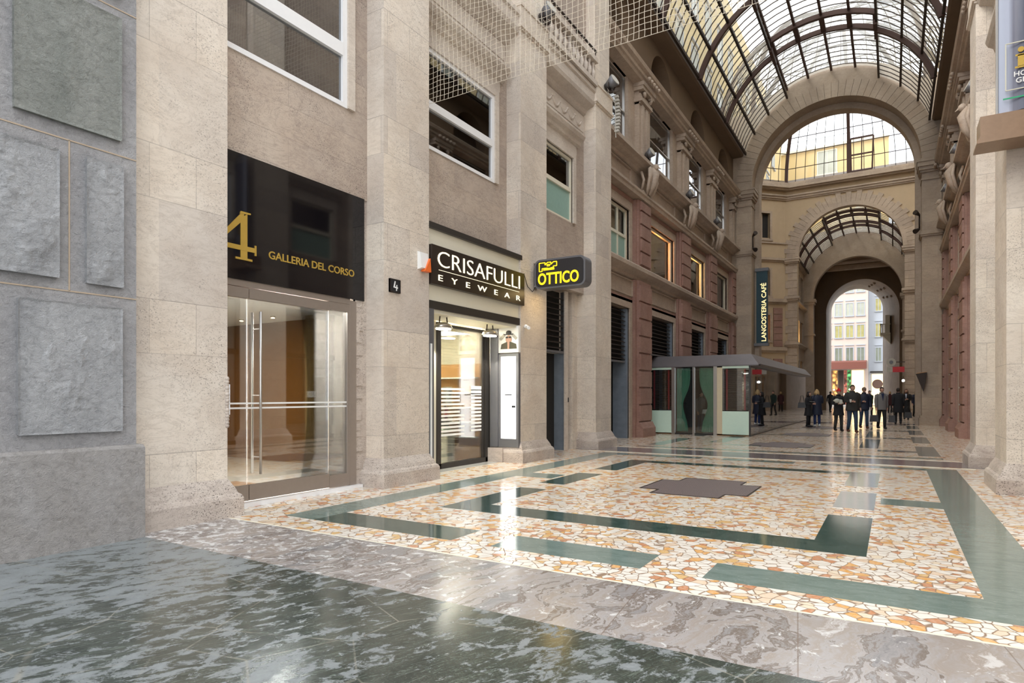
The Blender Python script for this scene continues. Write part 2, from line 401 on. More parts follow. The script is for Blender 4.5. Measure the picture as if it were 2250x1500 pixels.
# ------------------------------------------------------------------ mesh building
CX = -2.655           # centre line of the gallery
class M:
    def __init__(s):
        s.v = []; s.f = []; s.mi = []; s.cur = 0; s.smooth = []
        s.sm = False
    def mat(s, i): s.cur = i; return s
    def face(s, idx):
        s.f.append(idx); s.mi.append(s.cur); s.smooth.append(s.sm)
    def poly(s, pts):
        b = len(s.v); s.v += [tuple(p) for p in pts]; s.face(list(range(b, b + len(pts)))); return s
    def box(s, x0, x1, y0, y1, z0, z1, b=0.0):
        if x0 > x1: x0, x1 = x1, x0
        if y0 > y1: y0, y1 = y1, y0
        if z0 > z1: z0, z1 = z1, z0
        n = len(s.v)
        s.v += [(x0, y0, z0), (x1, y0, z0), (x1, y1, z0), (x0, y1, z0), (x0, y0, z1), (x1, y0, z1), (x1, y1, z1), (x0, y1, z1)]
        for q in ((3, 2, 1, 0), (4, 5, 6, 7), (0, 1, 5, 4), (1, 2, 6, 5), (2, 3, 7, 6), (3, 0, 4, 7)):
            s.face([n + i for i in q])
        return s
    def prism(s, pts, axis, a, b):
        """closed outline pts extruded along axis ('x','y','z') from a to b"""
        def P(p, t):
            return {'x': (t, p[0], p[1]), 'y': (p[0], t, p[1]), 'z': (p[0], p[1], t)}[axis]
        n = len(s.v); k = len(pts)
        s.v += [P(p, a) for p in pts] + [P(p, b) for p in pts]
        ar = sum(pts[i][0] * pts[(i + 1) % k][1] - pts[(i + 1) % k][0] * pts[i][1] for i in range(k))
        fl = (ar > 0) ^ (axis == 'y') ^ (b < a)
        A = list(range(n, n + k)); B = list(range(n + k, n + 2 * k))
        s.face(A[::-1] if fl else A)
        s.face(B if fl else B[::-1])
        for i in range(k):
            j = (i + 1) % k
            q = [n + i, n + j, n + k + j, n + k + i]
            s.face(q if fl else q[::-1])
        return s
    def obox(s, o, ax, ay, az):
        """box from corner o with three edge vectors"""
        o = Vector(o); ax = Vector(ax); ay = Vector(ay); az = Vector(az)
        n = len(s.v)
        for k in (0, 1):
            for p in (o, o + ax, o + ax + ay, o + ay):
                s.v.append(tuple(p + az * k))
        rev = ax.cross(ay).dot(az) < 0
        for q in ((3, 2, 1, 0), (4, 5, 6, 7), (0, 1, 5, 4), (1, 2, 6, 5), (2, 3, 7, 6), (3, 0, 4, 7)):
            s.face([n + i for i in (q[::-1] if rev else q)])
        return s
    def bar(s, p, q, w, h=None, up=(0, 0, 1)):
        p = Vector(p); q = Vector(q); h = h or w
        d = (q - p).normalized(); u = Vector(up)
        if abs(d.dot(u)) > 0.98: u = Vector((1, 0, 0))
        a = d.cross(u).normalized(); b = a.cross(d).normalized()
        return s.obox(p - a * w / 2 - b * h / 2, q - p, a * w, b * h)
    def tube(s, path, r, n=8, caps=True):
        path = [Vector(p) for p in path]
        rs = r if hasattr(r, '__len__') else [r] * len(path)
        b0 = len(s.v); sm = s.sm; s.sm = True
        ref = None
        for i, p in enumerate(path):
            d = (path[min(i + 1, len(path) - 1)] - path[max(i - 1, 0)]).normalized()
            if ref is None:
                ref = Vector((0, 0, 1)) if abs(d.z) < 0.9 else Vector((0, 1, 0))
            a = d.cross(ref).normalized(); b = a.cross(d).normalized(); ref = b
            rr = rs[i]; ra, rb = rr if hasattr(rr, '__len__') else (rr, rr)
            for k in range(n):
                t = 2 * PI * k / n
                s.v.append(tuple(p + a * ra * math.cos(t) + b * rb * math.sin(t)))
        for i in range(len(path) - 1):
            for k in range(n):
                a0 = b0 + i * n + k; a1 = b0 + i * n + (k + 1) % n
                s.face([a0, a0 + n, a1 + n, a1][::-1])
        s.sm = sm
        if caps:
            s.face([b0 + k for k in range(n)][::-1]); s.face([b0 + (len(path) - 1) * n + k for k in range(n)])
        return s
    def lathe(s, prof, c, n=16, sy=1.0):
        b0 = len(s.v); sm = s.sm; s.sm = True
        for r, z in prof:
            for k in range(n):
                t = 2 * PI * k / n
                s.v.append((c[0] + r * math.cos(t), c[1] + r * sy * math.sin(t), c[2] + z))
        for i in range(len(prof) - 1):
            for k in range(n):
                a0 = b0 + i * n + k; a1 = b0 + i * n + (k + 1) % n
                s.face([a0, a1, a1 + n, a0 + n])
        s.sm = sm
        s.face([b0 + k for k in range(n)][::-1]); s.face([b0 + (len(prof) - 1) * n + k for k in range(n)])
        return s
    def ball(s, c, rx, ry=None, rz=None, n=12, m=8, fn=None):
        ry = ry or rx; rz = rz or rx
        b0 = len(s.v); sm = s.sm; s.sm = True
        for i in range(m + 1):
            ph = PI * i / m
            for k in range(n):
                t = 2 * PI * k / n
                p = (math.sin(ph) * math.cos(t), math.sin(ph) * math.sin(t), math.cos(ph))
                if fn: p = fn(p)
                s.v.append((c[0] + rx * p[0], c[1] + ry * p[1], c[2] + rz * p[2]))
        for i in range(m):
            for k in range(n):
                a0 = b0 + i * n + k; a1 = b0 + i * n + (k + 1) % n
                s.face([a0, a0 + n, a1 + n, a1])
        s.sm = sm
        return s
    def ring(s, cx, zc, r0, r1, y0, y1, a0=0.0, a1=PI, n=48, cy=None):
        """solid arch ring (axis along y)"""
        b0 = len(s.v)
        for i in range(n + 1):
            t = a0 + (a1 - a0) * i / n
            ct, st = math.cos(t), math.sin(t)
            for (r, y) in ((r0, y0), (r1, y0), (r1, y1), (r0, y1)):
                s.v.append((cx + r * ct, y, zc + r * st))
        for i in range(n):
            for k in range(4):
                a = b0 + i * 4 + k; b = b0 + i * 4 + (k + 1) % 4
                s.face([a, b, b + 4, a + 4])
        s.face([b0 + 3, b0 + 2, b0 + 1, b0]); e = b0 + n * 4
        s.face([e, e + 1, e + 2, e + 3])
        return s
    def archwall(s, x0, x1, y0, y1, z0, ztop, cx, zc, r, n=40):
        """front panel with a round-headed opening springing at zc, thickness y0..y1; jambs run down to z0"""
        out = []
        for i in range(n + 1):
            t = PI * i / n
            out.append((cx + r * math.cos(t), zc + r * math.sin(t)))
        # polygons on both faces: strips between the arc and the top edge
        for yy, flip in ((y0, False), (y1, True)):
            for i in range(n):
                (xa, za), (xb, zb) = out[i], out[i + 1]
                q = [(xa, yy, za), (xa, yy, ztop), (xb, yy, ztop), (xb, yy, zb)]
                s.poly(q[::-1] if not flip else q)
            for (xa, xb) in ((x0, cx - r), (cx + r, x1)):
                q = [(xa, yy, z0), (xb, yy, z0), (xb, yy, ztop), (xa, yy, ztop)]
                s.poly(q if not flip else q[::-1])
        for i in range(n):
            (xa, za), (xb, zb) = out[i], out[i + 1]
            s.poly([(xa, y0, za), (xb, y0, zb), (xb, y1, zb), (xa, y1, za)])
        s.poly([(cx + r, y0, z0), (cx + r, y1, z0), (cx + r, y1, zc), (cx + r, y0, zc)][::-1])
        s.poly([(cx - r, y0, z0), (cx - r, y1, z0), (cx - r, y1, zc), (cx - r, y0, zc)])
        s.poly([(x0, y0, z0), (x0, y0, ztop), (x0, y1, ztop), (x0, y1, z0)][::-1])
        s.poly([(x1, y0, z0), (x1, y0, ztop), (x1, y1, ztop), (x1, y1, z0)])
        s.poly([(x0, y0, ztop), (x1, y0, ztop), (x1, y1, ztop), (x0, y1, ztop)])
        return s
    def mould(s, prof, x0, y0, y1):
        """cornice: prof = [(projection, z)...] bottom to top, run along y, growing to +x from x0"""
        pts = [(x0 - 0.02, prof[0][1])] + [(x0 + d, z) for d, z in prof] + [(x0 - 0.02, prof[-1][1])]
        return s.prism(pts, 'y', y0, y1)
    def mouldx(s, prof, y0, x0, x1):
        """cornice along x, projecting to -y from y0"""
        pts = [(y0 + 0.02, prof[0][1])] + [(y0 - d, z) for d, z in prof] + [(y0 + 0.02, prof[-1][1])]
        return s.prism(pts, 'x', x0, x1)
    def add(s, o):
        b = len(s.v); s.v += o.v; s.f += [[i + b for i in f] for f in o.f]; s.mi += o.mi; s.smooth += o.smooth
        return s
    def build(s, name, mats, parent=None, label=None, cat=None, group=None, kind=None, mirror=False, origin=None, xf=None):
        if not isinstance(mats, (list, tuple)): mats = [mats]
        mats = [MAT[m] if isinstance(m, str) else m for m in mats]
        V = s.v; F = s.f
        if mirror:
            V = [(2 * CX - x, y, z) for x, y, z in V]
            F = [f[::-1] for f in F]
        if xf is not None:
            V = [tuple(xf @ Vector(p)) for p in V]
        if parent is not None:
            off = PW.get(parent.name, Vector((0, 0, 0)))
        elif origin is not None:
            off = Vector(origin)
        else:
            if kind == 'structure' or not V:
                off = Vector((0, 0, 0))
            else:
                xs = [p[0] for p in V]; ys = [p[1] for p in V]; zs = [p[2] for p in V]
                off = Vector(((min(xs) + max(xs)) / 2, (min(ys) + max(ys)) / 2, min(zs)))
        me = D.meshes.new(name)
        me.from_pydata([(p[0] - off.x, p[1] - off.y, p[2] - off.z) for p in V], [], F)
        for m in mats: me.materials.append(m)
        me.polygons.foreach_set('material_index', s.mi)
        me.polygons.foreach_set('use_smooth', s.smooth)
        uvl = me.uv_layers.new(name='UVMap')
        me.update()
        uv = []
        for p in me.polygons:
            nx, ny, nz = (abs(a) for a in p.normal)
            for vi in p.vertices:
                x, y, z = V[vi]
                if nz > 0.75: uv += [x, y]
                elif nx >= ny: uv += [y, z]
                else: uv += [x, z]
        uvl.data.foreach_set('uv', uv)
        o = D.objects.new(name, me)
        COL.objects.link(o)
        if parent is not None:
            o.parent = parent
        else:
            o.location = off
        PW[o.name] = off.copy() if parent is None else off
        return tag(o, label, cat, group, kind)
PW = {}      # name -> world offset the mesh vertices were shifted by
def tag(o, label=None, cat=None, group=None, kind=None):
    if label: o['label'] = label
    if cat: o['category'] = cat
    if group: o['group'] = group
    if kind: o['kind'] = kind
    return o
def thing(name, loc, label=None, cat=None, group=None, kind=None, mirror=False):
    o = D.objects.new(name, None)
    o.empty_display_size = 0.2
    if mirror: loc = (2 * CX - loc[0], loc[1], loc[2])
    o.location = loc
    COL.objects.link(o)
    PW[o.name] = Vector(loc)
    return tag(o, label, cat, group, kind)
SN = {}
def snum(base):
    SN[base] = SN.get(base, 0) + 1
    return '%s_%d' % (base, SN[base])
def struct(name, m, mats, mirror=False):
    return m.build(name, mats, kind='structure', mirror=mirror)

def text_mesh(body, origin, right, up, width=None, height=None, depth=0.012, offset=0.0, spacing=1.0, shear=0.0):
    """lettering as solid geometry; origin is the lower left corner of the set text"""
    cu = D.curves.new('lettering', 'FONT')
    cu.body = body
    cu.extrude = 0.5
    cu.offset = offset
    cu.space_character = spacing
    cu.shear = shear
    cu.resolution_u = 4
    ob = D.objects.new('lettering_tmp', cu)
    COL.objects.link(ob)
    bpy.context.view_layer.update()
    me = D.meshes.new_from_object(ob.evaluated_get(bpy.context.evaluated_depsgraph_get()))
    D.objects.remove(ob); D.curves.remove(cu)
    xs = [v.co.x for v in me.vertices]; ys = [v.co.y for v in me.vertices]
    x0, x1, y0, y1 = min(xs), max(xs), min(ys), max(ys)
    sx = (width / (x1 - x0)) if width else None
    sy = (height / (y1 - y0)) if height else sx
    sx = sx or sy
    r = Vector(right); u = Vector(up); nrm = r.cross(u); o = Vector(origin)
    m = M()
    m.v = [tuple(o + r * (v.co.x - x0) * sx + u * (v.co.y - y0) * sy + nrm * (v.co.z + 0.5) * depth) for v in me.vertices]
    for p in me.polygons: m.face(list(p.vertices))
    D.meshes.remove(me)
    return m
EX, EY, EZ = (1, 0, 0), (0, 1, 0), (0, 0, 1)

# ------------------------------------------------------------------ floor: one slab mesh cut into inlays
def build_floor():
    mats = ['mosaic', 'green', 'green_dark', 'green_grey_reflection', 'serp', 'swirl', 'band_far', 'cream', 'tile_pale']
    MO, G, GD, GR, SE, SW, BF, CR, TP = range(9)
    rects = [(-40, 40, -12, 140, MO), (-40, 40, -12, 3.44, SE), (-6.62, 1.4, 3.44, 4.47, SW), (-40, -6.62, 3.44, 4.47, SE), (1.4, 40, 3.44, 4.47, SE),
             (-6.62, 1.3, 4.47, 4.50, CR)]
    def sym(x0, x1, y0, y1, m, m2=None):
        rects.append((x0, x1, y0, y1, m)); rects.append((2 * CXF - x1, 2 * CXF - x0, y0, y1, m if m2 is None else m2))
    CXF = -2.56
    def bay(y0, y1, first):
        f = (y1 - y0)
        sym(-6.15, -5.66, y0, y1, G)
        # near and far rows
        for a, b in ((y0, y0 + .51), (y1 - .38, y1)):
            rects.append((-5.66, -3.70, a, b, GD if first and a == y0 else G))
            rects.append((-3.24, -1.77, a, b, G))
            rects.append((-1.27, .54, a, b, G))
        i0, i1 = y0 + 1.39, y1 - 1.35
        sym(-4.92, -4.46, i0, i0 + 2.02, GD, GD)
        sym(-4.92, -4.46, i0 + 2.6, i0 + 4.14, GD, GR)
        sym(-4.92, -4.46, i0 + 4.8, i1, GD, GR)
        rects.append((-4.46, -.66, i0, i0 + .49, GD))
        rects.append((-4.46, -.66, i1 - .40, i1, GD))
        ym = i0 + 3.42
        sym(-5.66, -4.98, ym - .28, ym + .28, G)
    bay(4.92, 14.5, True)
    rects.append((-6.7, 1.35, 14.74, 14.86, CR))
    rects.append((-7.6, 2.3, 14.95, 16.2, BF))
    rects.append((-6.7, 1.35, 16.28, 16.36, CR))
    # second, longer compartment
    y0 = 16.65
    rects.append((-6.15, .95, y0, y0 + .34, G))
    for a, b in ((17.4, 20.6), (22.0, 25.2), (26.6, 29.8), (31.2, 34.4)):
        sym(-6.07, -5.63, a, b, G, GR)
    for a, b in ((19.3, 23.3), (24.4, 28.4), (29.5, 33.0)):
        rects.append((-.80, -.34, a, b, GR))
        rects.append((-4.78, -4.32, a, b, G))
    for y in (18.5, 24.0, 29.0, 34.6):
        rects.append((-4.3, -1.9 if y < 20 else -.34, y, y + .3, G))
        rects.append((-.34, .52, y - .2, y + .35, GR))
    rects.append((-7.3, 2.0, 35.2, 36.9, BF))
    for y in (38.5, 41.0, 44, 47.5):
        rects.append((-7, 1.6, y, y + .5, GR))
    rects.append((-.8, -.3, 38.5, 47.5, GR)); rects.append((-5, -4.5, 38.5, 47.5, G))
    rects.append((-7, 1.6, 50, 51, BF))
    for y in (54, 58, 63, 68, 74):
        rects.append((-6, 1, y, y + .5, GR))
    rects.append((-40, 40, 76, 140, SE))
    rects.append((-14, -7.12, 4.6, 11.3, TP))
    xs = sorted({round(r[0], 4) for r in rects} | {round(r[1], 4) for r in rects})
    ys = sorted({round(r[2], 4) for r in rects} | {round(r[3], 4) for r in rects})
    m = M()
    for yi in range(len(ys) - 1):
        yc = (ys[yi] + ys[yi + 1]) / 2
        run = None
        for xi in range(len(xs) - 1):
            xc = (xs[xi] + xs[xi + 1]) / 2
            mm = MO
            for r in rects:
                if r[0] < xc < r[1] and r[2] < yc < r[3]: mm = r[4]
            if run and run[2] == mm: run[1] = xs[xi + 1]
            else:
                if run:
                    m.mat(run[2]).poly([(run[0], ys[yi], 0), (run[1], ys[yi], 0), (run[1], ys[yi + 1], 0), (run[0], ys[yi + 1], 0)])
                run = [xs[xi], xs[xi + 1], mm]
        m.mat(run[2]).poly([(run[0], ys[yi], 0), (run[1], ys[yi], 0), (run[1], ys[yi + 1], 0), (run[0], ys[yi + 1], 0)])
    struct('floor', m, mats)
build_floor()

def grate(outline, label):
    m = M().prism(outline, 'z', -0.02, 0.004)
    fr = M()
    k = len(outline)
    for i in range(k):
        a, b = outline[i], outline[(i + 1) % k]
        fr.bar((a[0], a[1], 0.003), (b[0], b[1], 0.003), 0.025, 0.006)
    t = thing('floor_grate', (sum(p[0] for p in outline) / k, sum(p[1] for p in outline) / k, 0), label, 'grate', 'stepped bronze grates set in the floor')
    m.build('perforated_plate', 'grate', t)
    fr.build('grate_rim', 'iron', t)
def stepped(x0, x1, x2, x3, y0, y1, y2, y3):
    return [(x1, y0), (x2, y0), (x2, y1), (x3, y1), (x3, y2), (x2, y2), (x2, y3), (x1, y3), (x1, y2), (x0, y2), (x0, y1), (x1, y1)]
grate(stepped(-3.31, -3.02, -2.05, -1.75, 8.82, 9.2, 10.3, 10.72), 'nearest perforated bronze floor grate with stepped outline in the mosaic')
grate(stepped(-3.5, -3.15, -2.2, -1.9, 18.3, 18.7, 19.8, 20.3), 'second stepped bronze floor grate, in front of the corner of the glass cafe')
grate(stepped(-3.4, -3.1, -2.2, -1.9, 23.8, 24.2, 25.3, 25.8), 'third stepped bronze floor grate, beside the glass side of the cafe')
grate(stepped(-3.4, -3.1, -2.2, -1.9, 29.6, 30.0, 31.1, 31.5), 'farthest stepped bronze floor grate, at the feet of the blonde visitor')

# ------------------------------------------------------------------ near left wall of rock-faced granite
def rough_panel(y0, y1, z0, z1, x, depth, seed, amp=0.022):
    """raised rock-faced panel on a wall facing +x"""
    m = M(); m.sm = False
    ny = max(8, int((y1 - y0) / 0.019)); nz = max(8, int((z1 - z0) / 0.019))
    for j in range(nz + 1):
        for i in range(ny + 1):
            y = y0 + (y1 - y0) * i / ny; z = z0 + (z1 - z0) * j / nz
            e = min(i, ny - i, j, nz - j)
            d = depth
            if e == 0:
                q = 0
            else:
                q = min(1, e / 3.0)
                n1 = noise.fractal(Vector((y * 2.2 + seed, z * 1.6, seed * 1.7)), 0.9, 2.0, 5)
                n2 = noise.ridged_multi_fractal(Vector((y * 3 + z * 1.2, z * 3 + seed, seed)), 0.8, 2.0, 5, 0.7, 1.5)
                n3 = noise.ridged_multi_fractal(Vector((y * 9 + seed, z * 11, 2.2 * seed)), 0.9, 2.1, 4, 0.8, 1.4)
                d = depth + amp * q * (n1 * 1.0 + (n2 - 1.0) * 0.55 + (n3 - 1.0) * 0.22)
            m.v.append((x + max(d, 0.012), y, z))
    for j in range(nz):
        for i in range(ny):
            a = j * (ny + 1) + i
            m.face([a, a + 1, a + ny + 2, a + ny + 1])
    m.sm = False
    b = len(m.v)
    m.box(x - 0.05, x + depth * 0.8, y0 + 0.004, y1 - 0.004, z0 + 0.004, z1 - 0.004)
    return m

def near_wall():
    m = M()
    XW = -6.49
    m.box(-9, XW, -6, 3.40, 0.93, 9)
    struct('wall_left', m, ['granite'])
    b = M().box(-9, -6.40, -6, 3.44, 0, 0.90).prism([(-9, .90), (-6.40, .90), (-6.44, .93), (-9, .93)], 'y', -6, 3.44)
    struct('baseboard_left', b, ['granite_base'])
    # drafted margins in slight relief between the courses and mortar joints
    j = M()
    for z in (2.38, 3.77, 5.2):
        j.box(XW, XW + .006, -6, 3.40, z - .006, z + .006)
    for (y, z0, z1) in ((2.80, 2.38, 3.77), (1.45, 0.93, 2.38), (1.6, 3.77, 5.2), (0.9, 2.38, 3.77)):
        j.box(XW, XW + .006, y - .006, y + .006, z0, z1)
    struct('trim_1', j, [simple('yellowish_pointing', (0.42, 0.33, 0.24), 0.9)])
    k = 0
    for (y0, y1, z0, z1, mt, d) in ((2.39, 3.25, 1.07, 2.27, 'rock_grey', .045), (0.4, 2.0, 1.07, 2.27, 'rock_grey', .045), (2.93, 3.26, 2.47, 3.66, 'rock_grey', .045),
                                    (1.1, 2.70, 2.48, 3.64, 'rock_grey', .06), (2.36, 3.24, 3.90, 5.10, 'rock_green', .05), (0.2, 2.1, 3.90, 5.1, 'rock_green', .05), (2.36, 3.24, 5.3, 6.5, 'rock_grey', .05)):
        k += 1
        rough_panel(y0, y1, z0, z1, XW, d, k * 5.3, 0.040 if mt == 'rock_grey' else 0.022).build('trim_%d' % (10 + k), mt, kind='structure')
near_wall()

# ------------------------------------------------------------------ travertine entrance bays (left, mirrored on the right)
PILS = ((3.46, 4.55, 'a'), (7.2, 8.3, 'b'), (11.35, 12.5, 'c'), (15.25, 16.3, 'd'))
HT = 15.5
XP, XR = -6.70, -7.05
def pilaster(y0, y1, mirror):
    m = M()
    m.box(-8.2, XP, y0, y1, 0.40, 9.22)
    nm = snum('trim_pilaster')
    struct('trim_%d' % (20 + SN['trim_pilaster']), m, ['trav'], mirror)
    p = M()
    # plinth with a sloping, slightly curved top
    d = 0.11
    prof = [(0, 0), (d + .02, 0), (d + .02, .21), (d, .25), (d * .75, .27), (d * .55, .33), (d * .3, .38), (.012, .42), (0, .44)]
    def rect(e, z): return [(-8.2, y0 - e, z), (XP + e, y0 - e, z), (XP + e, y1 + e, z), (-8.2, y1 + e, z)]
    for (ea, za), (eb, zb) in zip(prof[1:-1], prof[2:]):
        A, B = rect(ea, za), rect(eb, zb)
        for i in range(3):
            p.poly([A[i], A[i + 1], B[i + 1], B[i]])
    p.poly(rect(prof[-2][0], prof[-2][1]))
    p.build('trim_%d' % (40 + SN['trim_pilaster']), 'trav_rough', kind='structure', mirror=mirror)
    # capital band and upper shaft
    c = M()
    for e, za, zb in ((.03, 9.12, 9.16), (.06, 9.16, 9.22), (.03, 9.22, 9.62), (.05, 9.62, 9.67)):
        c.box(-8.2, XP + e, y0 - e, y1 + e, za, zb)
    c.box(-8.2, XP - .04, y0 + .04, y1 - .04, 9.67, HT)
    c.build('trim_%d' % (60 + SN['trim_pilaster']), 'trav', kind='structure', mirror=mirror)
for mir in (False, True):
    for (a, b, n) in PILS:
        pilaster(a, b, mir)
# stepped back part of the fourth pilaster pair and of the shop jamb
for mir in (False, True):
    m = M()
    m.box(-8.2, -7.24, 14.95, 15.3, 0.42, 9.2)
    m.box(-8.2, -7.20, 14.90, 15.3, 0, .42)
    m.box(-8.2, -7.42, 14.62, 15.0, 0, 9.2)
    struct('trim_%d' % (80 + mir), m, ['trav'], mir)

def bay_wall(y0, y1, zl, wy0, wy1, wz0, wz1, mirror, num):
    """wall panel between pilasters above the shop opening, with a window hole"""
    m = M()
    X0 = -7.5
    m.box(X0, XR, y0, y1, zl, wz0)
    m.box(X0, XR, y0, wy0, wz0, wz1)
    m.box(X0, XR, wy1, y1, wz0, wz1)
    m.box(X0, XR, y0, y1, wz1, 9.0)
    m.box(X0, XR + .05, y0, y1, 9.6, HT)
    struct('wall_right_%d' % num if mirror else 'wall_left_%d' % num, m, ['trav_grey'], mirror)
    c = M()
    # architrave and hood over the window
    yy0, yy1 = wy0 - .30, wy1 + .30
    c.box(XR - .02, XR + .05, wy0 - .14, wy0, wz0, wz1 + .14)
    c.box(XR - .02, XR + .05, wy1, wy1 + .14, wz0, wz1 + .14)
    c.box(XR - .02, XR + .05, wy0, wy1, wz1, wz1 + .14)
    c.box(XR - .02, XR + .03, wy0 - .2, wy1 + .2, wz1 + .14, wz1 + .36)
    c.mould([(.03, wz1 + .36), (.10, wz1 + .40), (.12, wz1 + .47), (.20, wz1 + .52), (.24, wz1 + .60), (.24, wz1 + .64), (.0, wz1 + .68)], XR, max(yy0, y0), min(yy1, y1))
    # floor slab of the balcony above and its bed mould
    c.mould([(.0, 8.86), (.06, 8.9), (.10, 8.98), (.2, 9.02), (.30, 9.06), (.33, 9.14), (.33, 9.36), (.37, 9.4), (.37, 9.5), (0, 9.52)], XR, y0, y1)
    c.box(XR, XR + .04, y0 + .1, y1 - .1, wz1 + .78, 8.8)
    c.box(XR + .04, XR + .055, y0 + .18, y1 - .18, wz1 + .86, 8.72)
    struct('trim_%d' % (90 + num + 10 * mirror), c, ['trav_white'], mirror)
    return m

def window_unit(n, x, y0, y1, z0, z1, frame_mat, fw, zmid, midw, low=None, glassm='glass_dark', mirror=False, inner=None, mull=(), depth=0.07, room='void'):
    t = thing('window_%d' % n, (x, (y0 + y1) / 2, z0), kind='structure', mirror=mirror)
    f = M()
    f.box(x - depth, x, y0, y0 + fw, z0, z1).box(x - depth, x, y1 - fw, y1, z0, z1)
    f.box(x - depth, x, y0 + fw, y1 - fw, z0, z0 + fw * .8).box(x - depth, x, y0 + fw, y1 - fw, z1 - fw, z1)
    if zmid: f.box(x - depth, x + .01, y0 + fw, y1 - fw, zmid, zmid + midw)
    for ym in mull: f.box(x - depth, x, ym - fw / 2, ym + fw / 2, z0 + fw, z1 - fw)
    f.build('window_frame', frame_mat, t, mirror=mirror)
    if zmid and low:
        M().box(x - .05, x - .035, y0 + fw, y1 - fw, z0 + fw * .8, zmid).build('frosted_pane', low, t, mirror=mirror)
        M().box(x - .05, x - .042, y0 + fw, y1 - fw, zmid + midw, z1 - fw).build('window_pane', glassm, t, mirror=mirror)
    else:
        M().box(x - .05, x - .042, y0 + fw, y1 - fw, z0 + fw * .8, z1 - fw).build('window_pane', glassm, t, mirror=mirror)
    r = M(); X1 = x - 1.1; X2 = x - .12
    r.poly([(X1, y0, z0), (X1, y1, z0), (X1, y1, z1), (X1, y0, z1)])
    r.poly([(X1, y0, z0), (X2, y0, z0), (X2, y1, z0), (X1, y1, z0)])
    r.poly([(X1, y0, z1), (X1, y1, z1), (X2, y1, z1), (X2, y0, z1)])
    r.poly([(X1, y0, z0), (X1, y0, z1), (X2, y0, z1), (X2, y0, z0)])
    r.poly([(X1, y1, z0), (X2, y1, z0), (X2, y1, z1), (X1, y1, z1)])
    r.build('interior_walls', room, t, mirror=mirror)
    return t
NW = [0]
def win(*a, **k):
    NW[0] += 1
    return window_unit(NW[0], *a, **k)
for mir in (False, True):
    bay_wall(4.55, 7.2, 4.46, 4.62, 6.76, 5.74, 8.05, mir, 1)
    bay_wall(8.3, 11.35, 4.36, 8.5, 10.84, 5.80, 7.60, mir, 2)
    bay_wall(12.5, 15.3, 4.12, 12.85, 14.55, 5.84, 7.50, mir, 3)
wroom = simple('dim_room_plaster', (0.10, 0.08, 0.06), 0.9)
MAT['wroom'] = wroom
for mir in (False, True):
    win(XR + .02, 4.62, 6.76, 5.74, 8.05, 'white_metal', .085, 6.50, .19, room='wroom', mirror=mir)
    win(XR + .02, 8.5, 10.84, 5.80, 7.60, 'white_metal', .08, 6.52, .14, room='wroom', mirror=mir)
    win(XR - .02, 12.85, 14.55, 5.84, 7.50, 'cream', .07, 6.62, .10, low='frost_green', room='wroom', mirror=mir)
    # grey drapes hanging inside the third window
    dr = M()
    for k in range(14):
        y = 13.9 + k * .045
        dr.tube([(XR - .18, y, 6.7), (XR - .18, y, 7.45)], .028, 6)
    dr.build('window_drape', 'drape', kind='structure', mirror=mir)
# swag relief on the frieze above the third window, left side
sw = M()
for k in range(5):
    y = 12.9 + k * .42
    pts = [(XR + .05, y + .42 * i / 8, 8.62 - .16 * math.sin(PI * i / 8)) for i in range(9)]
    sw.tube(pts, [.02 + .02 * math.sin(PI * i / 8) for i in range(9)], 6)
    sw.ball((XR + .06, y, 8.63), .035)
struct('trim_120', sw, ['trav_white'])

# glazed shopfronts closing the bays on the right-hand side
for k, (a, b, zt) in enumerate(((4.55, 7.2, 4.46), (8.3, 11.35, 4.36), (12.5, 15.3, 4.12))):
    dd = thing('door_%d' % (21 + k), (-7.3, (a + b) / 2, 0), kind='structure', mirror=True)
    fr = M().box(-7.36, -7.28, a, a + .12, 0, zt).box(-7.36, -7.28, b - .12, b, 0, zt).box(-7.36, -7.28, a, b, zt - .2, zt).box(-7.36, -7.28, a, b, 2.6, 2.75).box(-7.36, -7.28, a, b, 0, .12).box(-7.36, -7.28, (a + b) / 2 - .04, (a + b) / 2 + .04, 0, zt)
    fr.build('shopfront_frame', 'black_frame', dd, mirror=True)
    M().box(-7.33, -7.32, a, b, .1, zt - .1).build('shopfront_pane', 'glass', dd, mirror=True)
    M().box(-9.0, -8.9, a, b, 0, zt + .3).box(-9.0, -7.5, a - .05, a, 0, zt).box(-9, -7.5, b, b + .05, 0, zt).box(-9, -7.5, a, b, zt, zt + .1).build('interior_walls', 'brown_wall', dd, mirror=True)

# plain wall backing inside the bays so that no daylight leaks between rooms
back = M()
back.box(-14.2, -14.0, 3.4, 17, -.1, 6.0)
back.box(-14.2, -7.5, 3.46, 3.5, 0, 6)
back.box(-14.2, -7.45, 11.9, 11.98, 0, 5.7)
back.box(-14.2, -7.5, 3.46, 16.9, 5.62, 5.72)
struct('wall_rear_rooms', back, ['white_wall'])

